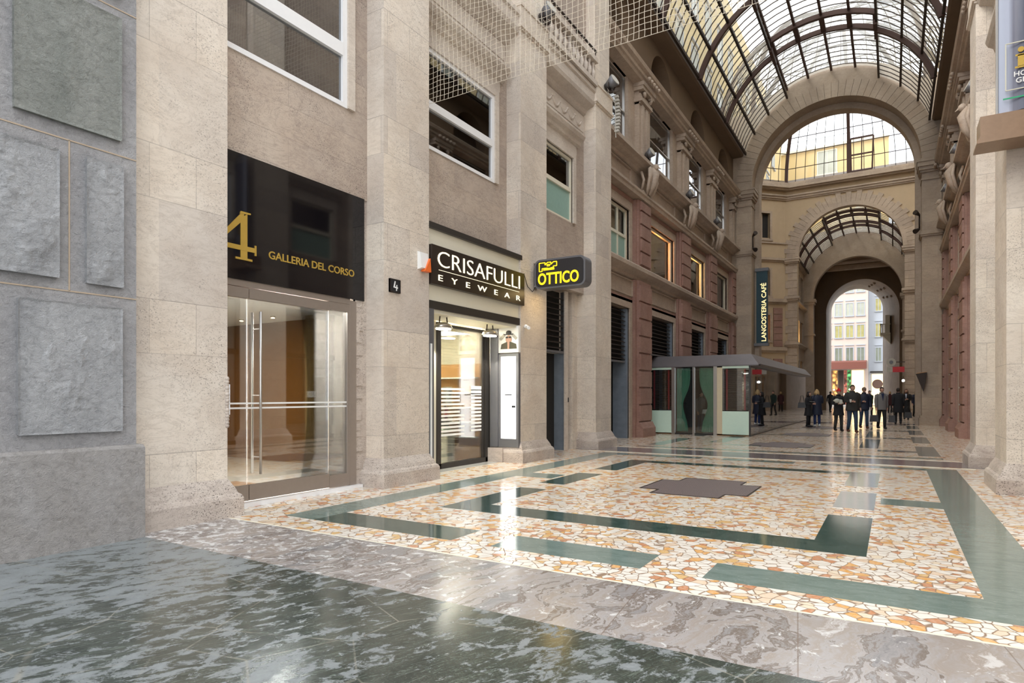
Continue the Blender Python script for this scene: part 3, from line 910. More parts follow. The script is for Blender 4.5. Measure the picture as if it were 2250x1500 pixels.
# balustrade and handrail on the balcony of the third bay
def balustrade(mirror, label):
    t = thing('balustrade', (-6.62, 13.9, 9.52), label, 'balustrade', 'stone balustrades over the third bay', mirror=mirror)
    M().box(-6.78, -6.62, 12.56, 15.2, 9.52, 9.64).build('bottom_rail', 'trav_white', t, mirror=mirror)
    M().box(-6.80, -6.60, 12.56, 15.2, 10.12, 10.24).build('top_rail', 'trav_white', t, mirror=mirror)
    M().tube([(-6.62, 12.6, 10.38), (-6.62, 15.1, 10.38)], .028).bar((-6.62, 12.7, 10.24), (-6.62, 12.7, 10.38), .02).bar((-6.62, 13.9, 10.24), (-6.62, 13.9, 10.38), .02).bar((-6.62, 15.05, 10.24), (-6.62, 15.05, 10.38), .02).build('handrail', 'iron', t, mirror=mirror)
    prof = [(.05, 0), (.05, .03), (.03, .05), (.035, .08), (.065, .16), (.06, .22), (.03, .32), (.025, .38), (.045, .42), (.05, .48)]
    for k in range(11):
        M().lathe(prof, (-6.70, 12.72 + k * .235, 9.64), 10).build('baluster', 'trav_white', t, mirror=mirror)
balustrade(False, 'stone balustrade with dark handrail above the frosted green window')
balustrade(True, 'stone balustrade with dark handrail high on the right-hand side')

# ------------------------------------------------------------------ inner gallery facades (built on the left, mirrored to the right)
FX = -7.50            # wall plane
FP = -7.25            # pilaster face
YA = 35.4             # plane of the big arch
BAYS = ((17.0, 20.2), (21.4, 25.1), (26.5, 29.8), (31.1, 34.5))
FPIL = ((20.2, 21.4), (25.1, 26.5), (29.8, 31.1), (34.5, 35.4))
def facade(mir):
    side = 'right' if mir else 'left'
    def S(name, m, mt): return m.build(name, mt, kind='structure', mirror=mir)
    w = M()
    XB = -8.4
    for (a, b) in BAYS:
        o0, o1 = a + .45, b - .45           # opening in the bay
        w.box(XB, FX, a, o0, 0, 4.30).box(XB, FX, o1, b, 0, 4.30)
        w.box(XB, FX, a, b, 4.30, 5.70)
        w.box(XB, FX, a, o0, 5.70, 7.55).box(XB, FX, o1, b, 5.70, 7.55)
        w.box(XB, FX, a, b, 7.55, 9.40)
        w.box(XB, FX, a, a + .5, 9.40, 12.0).box(XB, FX, b - .5, b, 9.40, 12.0)
    for (a, b) in FPIL:
        w.box(XB, FX, a, b, 0, 12.0)
    w.box(XB, FX, 16.3, 17.0, 0, 12.0)
    S('wall_%s_10' % side, w, ['beige'])
    # attic wall with round-headed niches
    at = M()
    niches = ((18.0, 1.2), (23.1, 1.25), (28.2, 1.22), (33.2, 1.2))
    edges = [16.3, 20.6, 25.7, 30.7, YA]
    for (yc, r), y0, y1 in zip(niches, edges[:-1], edges[1:]):
        a = M().archwall(y0, y1, 0, .5, 12.3, 14.75, yc, 12.85, r, 24)
        # archwall is laid out along x/z: turn it to run along y
        a.v = [(FX + .05 - yy, xx, zz) for xx, yy, zz in a.v]
        a.f = [f for f in a.f]
        at.add(a)
    at.box(FX - .45, FX + .05, 16.3, YA, 14.7, 14.9)
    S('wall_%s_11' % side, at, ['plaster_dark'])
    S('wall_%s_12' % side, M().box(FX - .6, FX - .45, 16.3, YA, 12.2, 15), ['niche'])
    # architraves of the ground floor openings, frieze panels
    tr = M()
    for (a, b) in BAYS:
        o0, o1 = a + .45, b - .45
        for (za, zb) in ((0, 4.30), (5.84, 7.55)):
            tr.box(FX - .05, FX + .06, o0 - .2, o0, za, zb + .2).box(FX - .05, FX + .06, o1, o1 + .2, za, zb + .2).box(FX - .05, FX + .06, o0, o1, zb, zb + .2)
            tr.box(FX - .05, FX + .03, o0 - .28, o1 + .28, zb + .2, zb + .3)
        tr.box(FX, FX + .05, a + .15, b - .15, 4.72, 4.76).box(FX, FX + .05, a + .15, b - .15, 5.22, 5.26).box(FX, FX + .05, a + .15, a + .19, 4.76, 5.22).box(FX, FX + .05, b - .19, b - .15, 4.76, 5.22)
        # sunk panel between first and second cornice
        tr.box(FX, FX + .06, a + .3, b - .3, 8.42, 8.47).box(FX, FX + .06, a + .3, b - .3, 8.92, 8.97).box(FX, FX + .06, a + .3, a + .35, 8.47, 8.92).box(FX, FX + .06, b - .35, b - .3, 8.47, 8.92)
    S('trim_%d' % (130 + mir), tr, ['beige'])
    pk = M()
    for (a, b) in BAYS:
        pk.box(FX, FX + .03, a + .05, b - .05, 4.44, 4.66)
        pk.box(FX, FX + .03, a + .05, b - .05, 7.86, 8.0)
    S('trim_%d' % (132 + mir), pk, ['pink'])
    # cornices
    c = M()
    c.mould([(.0, 5.30), (.08, 5.33), (.10, 5.42), (.26, 5.50), (.34, 5.56), (.34, 5.68), (.28, 5.74), (0, 5.78)], FX, 16.3, YA)
    c.mould([(.0, 8.02), (.28, 8.04), (.30, 8.14), (.34, 8.18), (.34, 8.26), (.0, 8.32)], FX, 16.3, YA)
    c.mould([(.0, 9.0), (.10, 9.02), (.14, 9.10), (.28, 9.14), (.34, 9.2), (.46, 9.24), (.46, 9.36), (.40, 9.42), (0, 9.44)], FX, 16.3, YA)
    c.mould([(.0, 11.95), (.30, 11.98), (.34, 12.05), (.40, 12.08), (.42, 12.16), (.52, 12.22), (.56, 12.32), (.50, 12.38), (0, 12.42)], FX, 16.3, YA)
    S('trim_%d' % (134 + mir), c, ['beige'])
    # edge beam carrying the vault
    e = M().mould([(.0, 14.30), (.55, 14.30), (.62, 14.36), (.62, 14.52), (.0, 14.60)], FX, 16.6, YA)
    S('trim_%d' % (136 + mir), e, ['plaster_dark'])
    # rusticated rose pilasters on two floors
    for k, (a, b) in enumerate(FPIL):
        p = M()
        last = k == 3
        if last: a += .1
        p.box(FX, FP - .05, a, b, 0, 5.3).box(FX, FP - .05, a, b, 5.78, 8.02)
        z = .55
        while z < 5.1:
            p.box(FX, FP, a + .02, b - .02, z, min(z + .52, 5.28)); z += .58
        z = 5.85
        while z < 7.8:
            p.box(FX, FP, a + .12, b - .12, z, min(z + .40, 7.98)); z += .46
        p.mould([(.02, 0), (.36, 0), (.36, .30), (.32, .36), (.27, .46), (.25, .5)], FX, a - .05, b + .05)
        p.box(FX, FX + .12, a - .16, a, 0, 5.3).box(FX, FX + .12, b, b + .16, 0, 5.3)
        p.box(FX, FX + .12, a - .10, a, 5.8, 8.0).box(FX, FX + .12, b, b + .10, 5.8, 8.0)
        S('trim_%d' % (140 + k + 10 * mir), p, ['pink'])
        # third floor: fluted pilaster with capital
        q = M()
        ym = (a + b) / 2
        hw = (b - a) / 2 - .12
        q.box(FX, FX + .16, ym - hw, ym + hw, 9.44, 11.9)
        q.box(FX + .16, FX + .22, ym - hw * .62, ym - hw * .2, 9.6, 11.3).box(FX + .16, FX + .22, ym + hw * .2, ym + hw * .62, 9.6, 11.3)
        q.box(FX, FX + .24, ym - hw, ym + hw, 9.44, 9.56)
        for (pz, pd, pe) in ((11.3, .2, .0), (11.36, .28, .06), (11.5, .22, .02), (11.72, .34, .10), (11.84, .38, .13)):
            q.box(FX, FX + pd, ym - hw - pe, ym + hw + pe, pz, pz + .13)
        for s in (-1, 1):
            q.tube([(FX + .3, ym + s * hw * .55, 11.55), (FX + .3, ym + s * hw * .75, 11.66), (FX + .28, ym + s * hw * .5, 11.7)], .06, 6)
        for i in range(5):
            q.ball((FX + .52, ym - hw + i * hw / 2, 12.02), .07, .1, .07, 6, 4)
        S('trim_%d' % (160 + k + 10 * mir), q, ['beige'])
    # windows
    for i, (a, b) in enumerate(BAYS):
        o0, o1 = a + .45, b - .45
        room = ('wroom', 'room_amber', 'room_yellow', 'drape')[i] if not mir else 'wroom'
        if i == 0:
            win(FX - .08, o0, o1, 5.84, 7.55, 'cream', .07, 6.62, .09, low='frost_green', glassm='glass', room='drape', mull=((o0 + o1) / 2 + .4,), mirror=mir)
        else:
            win(FX - .08, o0, o1, 5.84, 7.55, 'cream', .07, None, 0, glassm='glass_clear' if not mir else 'glass_dark', room=room, mirror=mir)
        win(FX - .10, a + .5, b - .5, 9.44, 11.95, 'steel', .05, 10.75, .04, glassm='glass_dark', room='room_tan', mull=(), mirror=mir)
    return
MAT['glass_clear'] = glass('clear_window_glass', (0.95, 0.93, 0.9), 0.03, fr=0.4)
MAT['room_amber'] = simple('orange_room_plaster', (0.75, 0.30, 0.06), 0.8)
MAT['room_yellow'] = simple('yellow_room_plaster', (0.70, 0.42, 0.10), 0.8)
MAT['room_tan'] = simple('tan_roller_blind', (0.42, 0.28, 0.13), 0.85)
facade(False)
facade(True)
# lamps in the two lit rooms over the cafe
lamp('POINT', 'room_lamp', (-8.35, 23.2, 7.2), 55, (1, .62, .25), .15)
lamp('POINT', 'room_lamp', (-8.35, 28.2, 7.2), 45, (1, .75, .35), .15)

# roller shutters and doorways on the ground floor of the left side
def louvre(y0, y1, z0, z1, x, label, step=.14, side='left', mir=False):
    t = thing('roller_shutter', (x, (y0 + y1) / 2, z0), label, 'shutter', 'open metal shutters over the doorways', mirror=mir)
    s = M()
    n = int((z1 - z0) / step)
    for i in range(n):
        z = z0 + (i + .5) * step
        s.obox((x - .04, y0, z + .03), (0.09, 0, -.05), (0, y1 - y0, 0), (0, 0, .012))
    s.build('louvre_slats', 'iron', t, mirror=mir)
    f = M().box(x - .06, x + .05, y0 - .04, y0, z0, z1).box(x - .06, x + .05, y1, y1 + .04, z0, z1).box(x - .06, x + .05, y0, y1, z0 - .06, z0)
    f.build('guide_frame', 'grey_metal', t, mirror=mir)
    M().box(x - .14, x - .1, y0, y1, z0, z1).build('backing_panel', 'void', t, mirror=mir)
def blue_jambs(y0, y1, z1, x, n, mir=False):
    m = M()
    m.box(x - .5, x + .0, y1 - .1, y1, 0, z1).box(x - .5, x, y0, y0 + .1, 0, z1)
    m.build('trim_%d' % n, 'blue_grey', kind='structure', mirror=mir)
louvre(12.62, 14.50, 2.55, 4.08, -7.30, 'slatted metal shutter between the lit oval-cornered sign and the fourth pillar')
MB_ = M().box(-7.62, -7.56, 12.5, 14.62, 0, 2.5); struct('door_3', MB_, ['void'])
blue_jambs(12.5, 14.62, 2.5, -7.22, 180)
struct('trim_181', M().box(-7.24, -7.20, 14.45, 14.62, 0, 4.1), ['trav_white'])
for i, ((a, b), lab) in enumerate(zip(BAYS, ('slatted shutter over the black doorway left of the first rose pilaster', 'slatted shutter above the left end of the cafe roof', 'slatted shutter above the middle of the cafe roof', 'slatted shutter nearest the big arch, above the cafe roof'))):
    louvre(a + .45, b - .45, 2.55 if i == 0 else 2.95, 4.25, FX - .12, lab)
    blue_jambs(a + .45, b - .45, 4.28, FX - .02, 182 + i)
    struct('door_%d' % (4 + i), M().box(FX - .62, FX - .56, a + .3, b - .3, 0, 4.4), ['void'])
    blue_jambs(a + .45, b - .45, 4.28, FX - .02, 190 + i, True)
    struct('door_%d' % (14 + i), M().box(FX - .5, FX - .44, a + .3, b - .3, 0, 4.4), ['green_shade' if i == 0 else 'void'], True) if False else M().box(FX - .5, FX - .44, a + .3, b - .3, 0, 4.4).build('door_%d' % (14 + i), 'void', kind='structure', mirror=True)
    louvre(a + .45, b - .45, 2.75, 4.25, FX - .12, ['slatted shutter on the right-hand side, nearest the stone pillars', 'second slatted shutter on the right-hand side', 'third slatted shutter on the right-hand side', 'right-hand slatted shutter nearest the big arch'][i], mir=True)

# ------------------------------------------------------------------ glazed barrel vault
VC, VZ, VR = CX, 13.15, 4.35
RS, RA = 4.75, 18.0          # raised middle strip
Y0V, Y1V = 16.4, YA - .07
A_LOW = math.asin((14.42 - VZ) / VR)
A_MID = math.acos(2.08 / VR)      # angle where the raised strip begins
B_MID = math.acos(2.08 / (VR + .38))
def vpt(r, a, y): return (VC + r * math.cos(a), y, VZ + r * math.sin(a))
def sheet(r, a0, a1, y0, y1, n=10):
    m = M()
    for i in range(n):
        t0 = a0 + (a1 - a0) * i / n; t1 = a0 + (a1 - a0) * (i + 1) / n
        m.poly([vpt(r, t0, y0), vpt(r, t0, y1), vpt(r, t1, y1), vpt(r, t1, y0)])
    return m
def arcbar(m, r, a0, a1, y, w, h, n=10):
    for i in range(n):
        t0 = a0 + (a1 - a0) * i / n; t1 = a0 + (a1 - a0) * (i + 1) / n
        b = len(m.v)
        for t in (t0, t1):
            for rr, yy in ((r - h / 2, y - w / 2), (r + h / 2, y - w / 2), (r + h / 2, y + w / 2), (r - h / 2, y + w / 2)):
                m.v.append(vpt(rr, t, yy))
        for q in ((0, 1, 5, 4), (1, 2, 6, 5), (2, 3, 7, 6), (3, 0, 4, 7), (3, 2, 1, 0), (4, 5, 6, 7)):
            m.face([b + i for i in q])
def vault(name, label, y0, y1, ribs, rs=1.0, off=(0, 0)):
    t = thing(name, (VC, y0, VZ), label, 'glass roof')
    rr = VR + .38
    g = M()
    g.add(sheet(VR, A_LOW, A_MID, y0, y1)); g.add(sheet(VR, PI - A_MID, PI - A_LOW, y0, y1)); g.add(sheet(rr, B_MID, PI - B_MID, y0, y1, 14))
    g.build('vault_panes', 'glass_roof', t)
    bars = M()
    y = y0 + .2
    while y < y1:
        arcbar(bars, VR - .01, A_LOW, A_MID, y, .026, .035, 6)
        arcbar(bars, VR - .01, PI - A_MID, PI - A_LOW, y, .026, .035, 6)
        if round((y - y0 - .2) / .44) % 2 == 0 or True: arcbar(bars, rr - .01, B_MID, PI - B_MID, y, .026, .035, 8)
        y += .46
    bars.build('glazing_bars', 'iron', t)
    for y in ribs:
        rb = M()
        arcbar(rb, VR - .10, A_LOW - .02, A_MID, y, .13, .20, 12)
        arcbar(rb, VR - .10, PI - A_MID, PI - A_LOW + .02, y, .13, .20, 12)
        rb.bar(vpt(VR - .1, A_MID, y - .66), vpt(VR - .1, A_MID, y + .66), .13, .2).bar(vpt(VR - .1, PI - A_MID, y - .66), vpt(VR - .1, PI - A_MID, y + .66), .13, .2)
        for yy in (y - .64, y + .64):
            arcbar(rb, rr - .12, B_MID, PI - B_MID, yy, .12, .20, 16)
        for i in range(5):
            aa = B_MID + (PI - 2 * B_MID) * i / 4
            rb.bar(vpt(rr - .12, aa, y - .64), vpt(rr - .12, aa, y + .64), .2, .14)
        rb.build('arch_rib', 'rust', t)
    # longitudinal purlins, spaced evenly round the arc
    k = 3
    for i in range(k + 1):
        a = A_LOW + (A_MID - A_LOW) * i / k
        for aa in (a, PI - a):
            p0 = vpt(VR - .04, aa, y0); p1 = vpt(VR - .04, aa, y1)
            M().bar(p0, p1, .09, .13).build('purlin', 'iron', t)
    for i in range(5):
        a = B_MID + (PI - 2 * B_MID) * i / 4
        p0 = vpt(rr - .04, a, y0); p1 = vpt(rr - .04, a, y1)
        M().bar(p0, p1, .10, .13).build('purlin', 'rust', t)
    # open lattice cheeks between the two levels
    for s in (0, 1):
        la = M()
        a0 = A_MID if not s else PI - A_MID; a1 = B_MID if not s else PI - B_MID
        n = int((y1 - y0) / .62)
        for i in range(n):
            ya, yb = y0 + (y1 - y0) * i / n, y0 + (y1 - y0) * (i + 1) / n
            p, q = vpt(VR, a0, ya), vpt(rr, a1, yb)
            p2, q2 = vpt(rr, a1, ya), vpt(VR, a0, yb)
            la.bar(p, q, .025).bar(p2, q2, .025)
        la.build('lattice_girder', 'frame_steel', t)
    return t
vault('glass_vault', 'barrel vault of glass on iron arches over the near gallery', Y0V, Y1V, (16.6, 20.95, 25.8, 30.6))
# end screen of the vault towards the street
def fan(y, r0, mt):
    m = M()
    m.ring(VC, VZ, VR - .05, VR + .5, y - .12, y, A_LOW, PI - A_LOW)
    return m
struct('trim_200', fan(16.5, 0, 0), ['rust'])

# ------------------------------------------------------------------ the big arch at the crossing
def vousoirs(m, cx, zc, r0, r1, y, d, n, a0=0.0, a1=PI, gap=.012, stepped=False):
    for i in range(n):
        t0 = a0 + (a1 - a0) * i / n + gap / r0; t1 = a0 + (a1 - a0) * (i + 1) / n
        ro = r1 + (.22 if (stepped and i % 2) else 0)
        pts = [(cx + r0 * math.cos(t0), zc + r0 * math.sin(t0)), (cx + ro * math.cos(t0), zc + ro * math.sin(t0)), (cx + ro * math.cos(t1), zc + ro * math.sin(t1)), (cx + r0 * math.cos(t1), zc + r0 * math.sin(t1))]
        m.prism(pts, 'y', y - d, y)
ZA, RA1 = 12.62, 3.82
a = M().ring(CX, ZA, RA1, 5.45, YA, YA + .8, n=64)
for s in (-1, 1): a.box(CX + s * RA1, CX + s * 5.95, YA + .01, YA + .8, 0, 14.7)
struct('wall_far_1', a, ['arch'])
v = M(); vousoirs(v, CX, ZA, RA1 - .01, 4.62, YA, .07, 42)
struct('trim_201', v, ['arch'])
a = M().ring(CX, ZA - .06, RA1 - .24, 5.45, YA + .8, YA + 1.5, n=64)
for s in (-1, 1): a.box(CX + s * (RA1 - .24), CX + s * 5.95, YA + .81, YA + 1.49, 0, 14.7).box(CX + s * 4.0, CX + s * 5.95, YA + 1.0, YA + 1.5, 14.7, 17.0)
struct('wall_far_2', a, ['arch'])
# piers: rounded base, imposts
for mir in (False, True):
    p = M()
    xl = CX - RA1
    p.box(xl - .78, xl + .0, YA - .12, YA, .45, 11.9)
    p.box(-8, xl - .78, YA - .06, YA, .45, 11.9)
    p.build('trim_%d' % (202 + mir), 'beige_block', kind='structure', mirror=mir)
    q = M()
    for (e, za, zb) in ((.16, 0, .34), (.10, .34, .46), (.08, 8.9, 8.98), (.14, 8.98, 9.1), (.10, 9.1, 9.16), (.05, 11.55, 11.63), (.10, 11.9, 12.0), (.18, 12.0, 12.16), (.26, 12.16, 12.36), (.30, 12.36, 12.44), (.05, 12.44, 12.6)):
        q.box(xl - .78 - e * .3, xl + e * .7, YA - .12 - e, YA + 1.5 + e * .2, za, zb)
    q.build('trim_%d' % (204 + mir), 'arch', kind='structure', mirror=mir)

# ------------------------------------------------------------------ octagonal crossing with glass cupola
YO, YB = YA + 1.5, 50.0
OX = 4.13                    # half width of the far side
CA = 2.4                     # canted corner
oct_pts = [(CX - OX, YB), (CX + OX, YB), (CX + OX + CA, YB - CA), (CX + OX + CA, YO + CA), (CX + OX, YO), (CX - OX, YO), (CX - OX - CA, YO + CA), (CX - OX - CA, YB - CA)]
ZO, RO = 11.55, 3.35
a = M().archwall(CX - OX, CX + OX, YB, YB + .9, 0, 17.0, CX, ZO, RO, 44)
struct('wall_far_3', a, ['plaster'])
v = M(); vousoirs(v, CX, ZO, RO - .01, 4.05, YB, .08, 39, stepped=True)
v.ring(CX, ZO, RO - .12, RO + .14, YB - .14, YB + .3)
for s in (-1, 1):
    for k in range(20):
        z = .5 + k * .55
        w_ = .62 if k % 2 else .78
        v.box(CX + s * (RO - .02), CX + s * (RO + w_), YB - .06, YB, z, z + .53)
    for (e, za, zb) in ((.12, 0, .4), (.10, 5.0, 5.12), (.2, 5.12, 5.25), (.10, 8.35, 8.5), (.2, 8.5, 8.65), (.08, 11.1, 11.2), (.16, 11.2, 11.36), (.2, 11.36, 11.5)):
        v.box(CX + s * (RO - e), CX + s * (OX + .05), YB - .1 - e, YB + .4, za, zb)
struct('trim_206', v, ['beige_block'])
# canted and side walls
def wall_between(p, q, z0, z1, t=.4, holes=()):
    m = M()
    d = Vector((q[0] - p[0], q[1] - p[1], 0)); L = d.length; d.normalize()
    nrm = Vector((-d.y, d.x, 0))
    P = Vector((p[0], p[1], 0))
    def seg(u0, u1, za, zb, off=0.0, th=t):
        m.obox(P + d * u0 + nrm * off + Vector((0, 0, za)), d * (u1 - u0), nrm * th, (0, 0, zb - za))
    return m, seg, L, d, nrm, P
MAT['orange_pane'] = emit('orange_lit_window', (.9, .30, .04), .16)
MAT['blue_pane'] = simple('deep_blue_window', (.01, .02, .20), .3)
for mir in (False, True):
    p, q = (CX - OX - CA, YB - CA), (CX - OX, YB)
    m, seg, L, d, nrm, P = wall_between(p, q, 0, 17)
    holes = ((.95, 2.05, 12.95, 14.75), (.95, 2.05, 8.75, 10.6), (.95, 2.05, 5.5, 7.3), (.95, 2.05, 0, 4.0))
    hz = sorted(holes, key=lambda h: h[2])
    z = 0
    for (u0, u1, za, zb) in hz:
        if za > z: seg(0, L, z, za)
        seg(0, u0, za, zb); seg(u1, L, za, zb)
        z = zb
    seg(0, L, z, 17.0)
    m.build('wall_canted_%d' % (1 + mir), 'plaster', kind='structure', mirror=mir)
    # back panes and frames
    fm = M(); gm = M(); bl = M()
    m2 = M(); seg2 = lambda mm, u0, u1, za, zb, off, th: mm.obox(P + d * u0 + nrm * off + Vector((0, 0, za)), d * (u1 - u0), nrm * th, (0, 0, zb - za))
    for i, (u0, u1, za, zb) in enumerate(hz):
        pm = M(); seg2(pm, u0, u1, za, zb, .2, .02)
        pm.build('window_%d' % (60 + 5 * mir + i), 'void' if (mir or i in (0, 3)) else ('orange_pane' if i == 1 else 'blue_pane'), kind='structure', mirror=mir)
        for (a0, a1, b0, b1) in ((u0 - .16, u0, za - .1, zb + .16), (u1, u1 + .16, za - .1, zb + .16), (u0, u1, zb, zb + .16), (u0 - .25, u1 + .25, za - .22, za - .08)):
            if b0 < 0: b0 = 0
            if b1 > b0: seg2(fm, a0, a1, b0, b1, -.08, .2)
        seg2(fm, (u0 + u1) / 2 - .03, (u0 + u1) / 2 + .03, za, zb, .12, .08)
    for (za, zb, e) in ((4.55, 4.7, .1), (4.7, 4.95, .22), (8.1, 8.25, .1), (8.25, 8.5, .26), (11.2, 11.32, .08), (11.32, 11.5, .2), (12.55, 12.65, .1)):
        seg2(fm, 0, L, za, zb, -e, e + .05)
    fm.build('trim_%d' % (210 + mir), 'beige_block', kind='structure', mirror=mir)
    # rose rusticated strip beside the windows
    rs_ = M()
    for k in range(8):
        for (zz, top) in ((.3, 4.5), (5.0, 8.0)):
            z = zz + k * .48
            if z + .44 < top: seg2(rs_, 2.35, 3.1, z, z + .44, -.07, .1)
    rs_.build('trim_%d' % (212 + mir), 'pink', kind='structure', mirror=mir)
    # side arms' closing walls
    M().box(CX - OX - CA - .4, CX - OX - CA, YO + CA, YB - CA, 0, 17).build('wall_octagon_%d' % (1 + mir), 'plaster', kind='structure', mirror=mir)
    p, q = (CX - OX, YO), (CX - OX - CA, YO + CA)
    m3, seg3, L3, d3, n3, P3 = wall_between(p, q, 0, 17)
    M().obox(P3, d3 * L3, n3 * -.4, (0, 0, 17)).build('wall_octagon_%d' % (3 + mir), 'plaster', kind='structure', mirror=mir)
# ring cornice under the cupola
def poly_ring(pts, e0, e1, z0, z1, skip=()):
    m = M(); c = Vector((CX, (YO + YB) / 2, 0))
    def off(p, e):
        v_ = Vector((p[0], p[1], 0)) - c
        return c + v_ * (1 - e / v_.length)
    k = len(pts)
    for i in range(k):
        if i in skip: continue
        a_, b_ = pts[i], pts[(i + 1) % k]
        A0, B0, A1, B1 = off(a_, e0), off(b_, e0), off(a_, e1), off(b_, e1)
        for q in (((A1.x, A1.y, z0), (B1.x, B1.y, z0), (B1.x, B1.y, z1), (A1.x, A1.y, z1)), ((A0.x, A0.y, z0), (B0.x, B0.y, z0), (B1.x, B1.y, z0), (A1.x, A1.y, z0)), ((A0.x, A0.y, z1), (B0.x, B0.y, z1), (B1.x, B1.y, z1), (A1.x, A1.y, z1))):
            m.poly(q)
    return m
c = M()
for (e, za, zb) in ((.12, 15.75, 15.85), (.22, 15.85, 16.0), (.32, 16.0, 16.1), (.40, 16.45, 16.55), (.62, 16.55, 16.8), (.5, 16.8, 16.95)):
    c.add(poly_ring(oct_pts, -.1, e, za, zb, skip=(4,)))
struct('trim_207', c, ['beige_block'])
# cupola: glass on iron ribs
def cupola():
    t = thing('glass_cupola', (CX, (YO + YB) / 2, 16.95), 'eight-sided glass cupola with dark iron ribs over the crossing', 'glass roof')
    cc = Vector((CX, (YO + YB) / 2, 0))
    H = 7.5
    ths = [R(90) * i / 11 for i in range(11)]
    def P(b, th):
        v_ = Vector((b[0], b[1], 0)) - cc
        k = math.cos(th) ** .85 * .985
        return cc + v_ * k + Vector((0, 0, 16.95 + H * math.sin(th)))
    g = M(); bars = M()
    for i in range(8):
        bars = M()
        a_, b_ = Vector(oct_pts[i]), Vector(oct_pts[(i + 1) % 8])
        n = max(4, int((b_ - a_).length / .62))
        for k in range(len(ths) - 1):
            g.poly([P(a_, ths[k]), P(b_, ths[k]), P(b_, ths[k + 1]), P(a_, ths[k + 1])])
            if k: bars.bar(P(a_, ths[k]), P(b_, ths[k]), .035, .045)
        for j in range(1, n):
            c_ = a_.lerp(b_, j / n)
            for k in range(len(ths) - 2):
                bars.bar(P(c_, ths[k]), P(c_, ths[k + 1]), .03, .04)
        rb = M()
        for k in range(len(ths) - 1):
            rb.bar(P(a_, ths[k]), P(a_, ths[k + 1]), .16, .22)
        rb.build('cupola_rib', 'rust', t)
        bars.build('glazing_bars', 'iron', t)
    mid = (Vector(oct_pts[0]) + Vector(oct_pts[1])) / 2
    rb = M()
    for k in range(len(ths) - 1):
        rb.bar(P(mid, ths[k]), P(mid, ths[k + 1]), .20, .24)
    rb.build('cupola_rib', 'rust', t)
    # opening casement right of the middle rib
    cs = M()
    q = [P(mid + Vector((.15, 0)), 0.02), P(mid + Vector((1.45, 0)), 0.02), P(mid + Vector((1.6, 0)), .32), P(mid + Vector((.12, 0)), .32)]
    for i in range(4): cs.bar(q[i], q[(i + 1) % 4], .10, .10)
    cs.bar((q[0] + q[1]) / 2, (q[2] + q[3]) / 2, .07).bar((q[0] + q[3]) / 2, (q[1] + q[2]) / 2, .09)
    cs.build('casement_frame', 'rust', t)
    g.build('cupola_panes', 'glass_dome', t)
    base = poly_ring(oct_pts, -.05, .12, 16.95, 17.2)
    base.build('cupola_kerb', 'frame_steel', t)
cupola()

# ------------------------------------------------------------------ far arm of the gallery
YI = 60.0
CF = -2.62
def farfacade(mir):
    xw = CX - 4.0
    S = lambda name, m, mt: m.build(name, mt, kind='structure', mirror=mir)
    w = M()
    bays = [(51.6, 54.0), (54.6, 57.0), (57.6, 59.6)]
    w.box(xw - .5, xw, YB + .9, 51.6, 0, 12.6).box(xw - .5, xw, 54.0, 54.6, 0, 12.6).box(xw - .5, xw, 57.0, 57.6, 0, 12.6).box(xw - .5, xw, 59.6, YI, 0, 12.6)
    for (a_, b_) in bays:
        w.box(xw - .5, xw, a_, b_, 4.3, 5.6).box(xw - .5, xw, a_, b_, 7.6, 9.2).box(xw - .5, xw, a_, b_, 11.4, 12.6)
    S('wall_%s_20' % ('right' if mir else 'left'), w, ['beige'])
    c_ = M()
    for z in (5.3, 8.6, 11.9):
        c_.mould([(0, z), (.1, z + .03), (.2, z + .15), (.3, z + .2), (.3, z + .32), (0, z + .36)], xw, YB + .9, YI)
    S('trim_%d' % (220 + mir), c_, ['beige_block'])
    g = M(); lt = M()
    for (a_, b_) in bays:
        g.box(xw - .4, xw - .36, a_, b_, 0, 4.3).box(xw - .4, xw - .36, a_, b_, 5.6, 7.6).box(xw - .4, xw - .36, a_, b_, 9.2, 11.4)
        lt.box(xw - .1, xw - .04, a_, b_, 3.0, 3.1).box(xw - .1, xw - .04, a_, a_ + .1, 0, 4.3).box(xw - .1, xw - .04, (a_ + b_) / 2 - .05, (a_ + b_) / 2 + .05, 0, 7.6)
    S('window_%d' % (70 + mir), g, ['void'])
    S('trim_%d' % (222 + mir), lt, ['wood'])
    M().mould([(0, 12.6), (.3, 12.6), (.3, 12.8), (0, 12.9)], xw - .3, YB + .9, YI).build('trim_%d' % (224 + mir), 'plaster_dark', kind='structure', mirror=mir)
farfacade(False); farfacade(True)
lamp('POINT', 'shopfront_glow', (CX - 4.15, 55.8, 6.2), 60, (1, .6, .2), .1)
# smaller vault
def vault2():
    global VC, VZ, VR, A_LOW, A_MID, B_MID
    sv = (VC, VZ, VR, A_LOW, A_MID, B_MID)
    VC, VZ, VR = CF, 10.85, 3.88
    A_LOW = R(18); A_MID = R(62); B_MID = math.acos(VR * math.cos(A_MID) / (VR + .38))
    vault('glass_vault', 'smaller glass vault with close-set bars beyond the crossing', YB + .97, YI - .07, (52.9, 56.3))
    VC, VZ, VR, A_LOW, A_MID, B_MID = sv
vault2()
a = M().archwall(CX - 5, CX + 5, YI, YI + .7, 0, 15.5, CF, 9.85, 3.28, 40)
struct('wall_far_4', a, ['arch'])
for s in (-1, 1):
    q = M()
    for (e, za, zb) in ((.1, 0, .4), (.1, 6.6, 6.75), (.1, 9.3, 9.5), (.18, 9.5, 9.75)):
        q.box(CF + s * (3.28 - e), CF + s * 4.1, YI - e, YI + .7 + e, za, zb)
    struct('trim_%d' % (226 + (s > 0)), q, ['arch'])
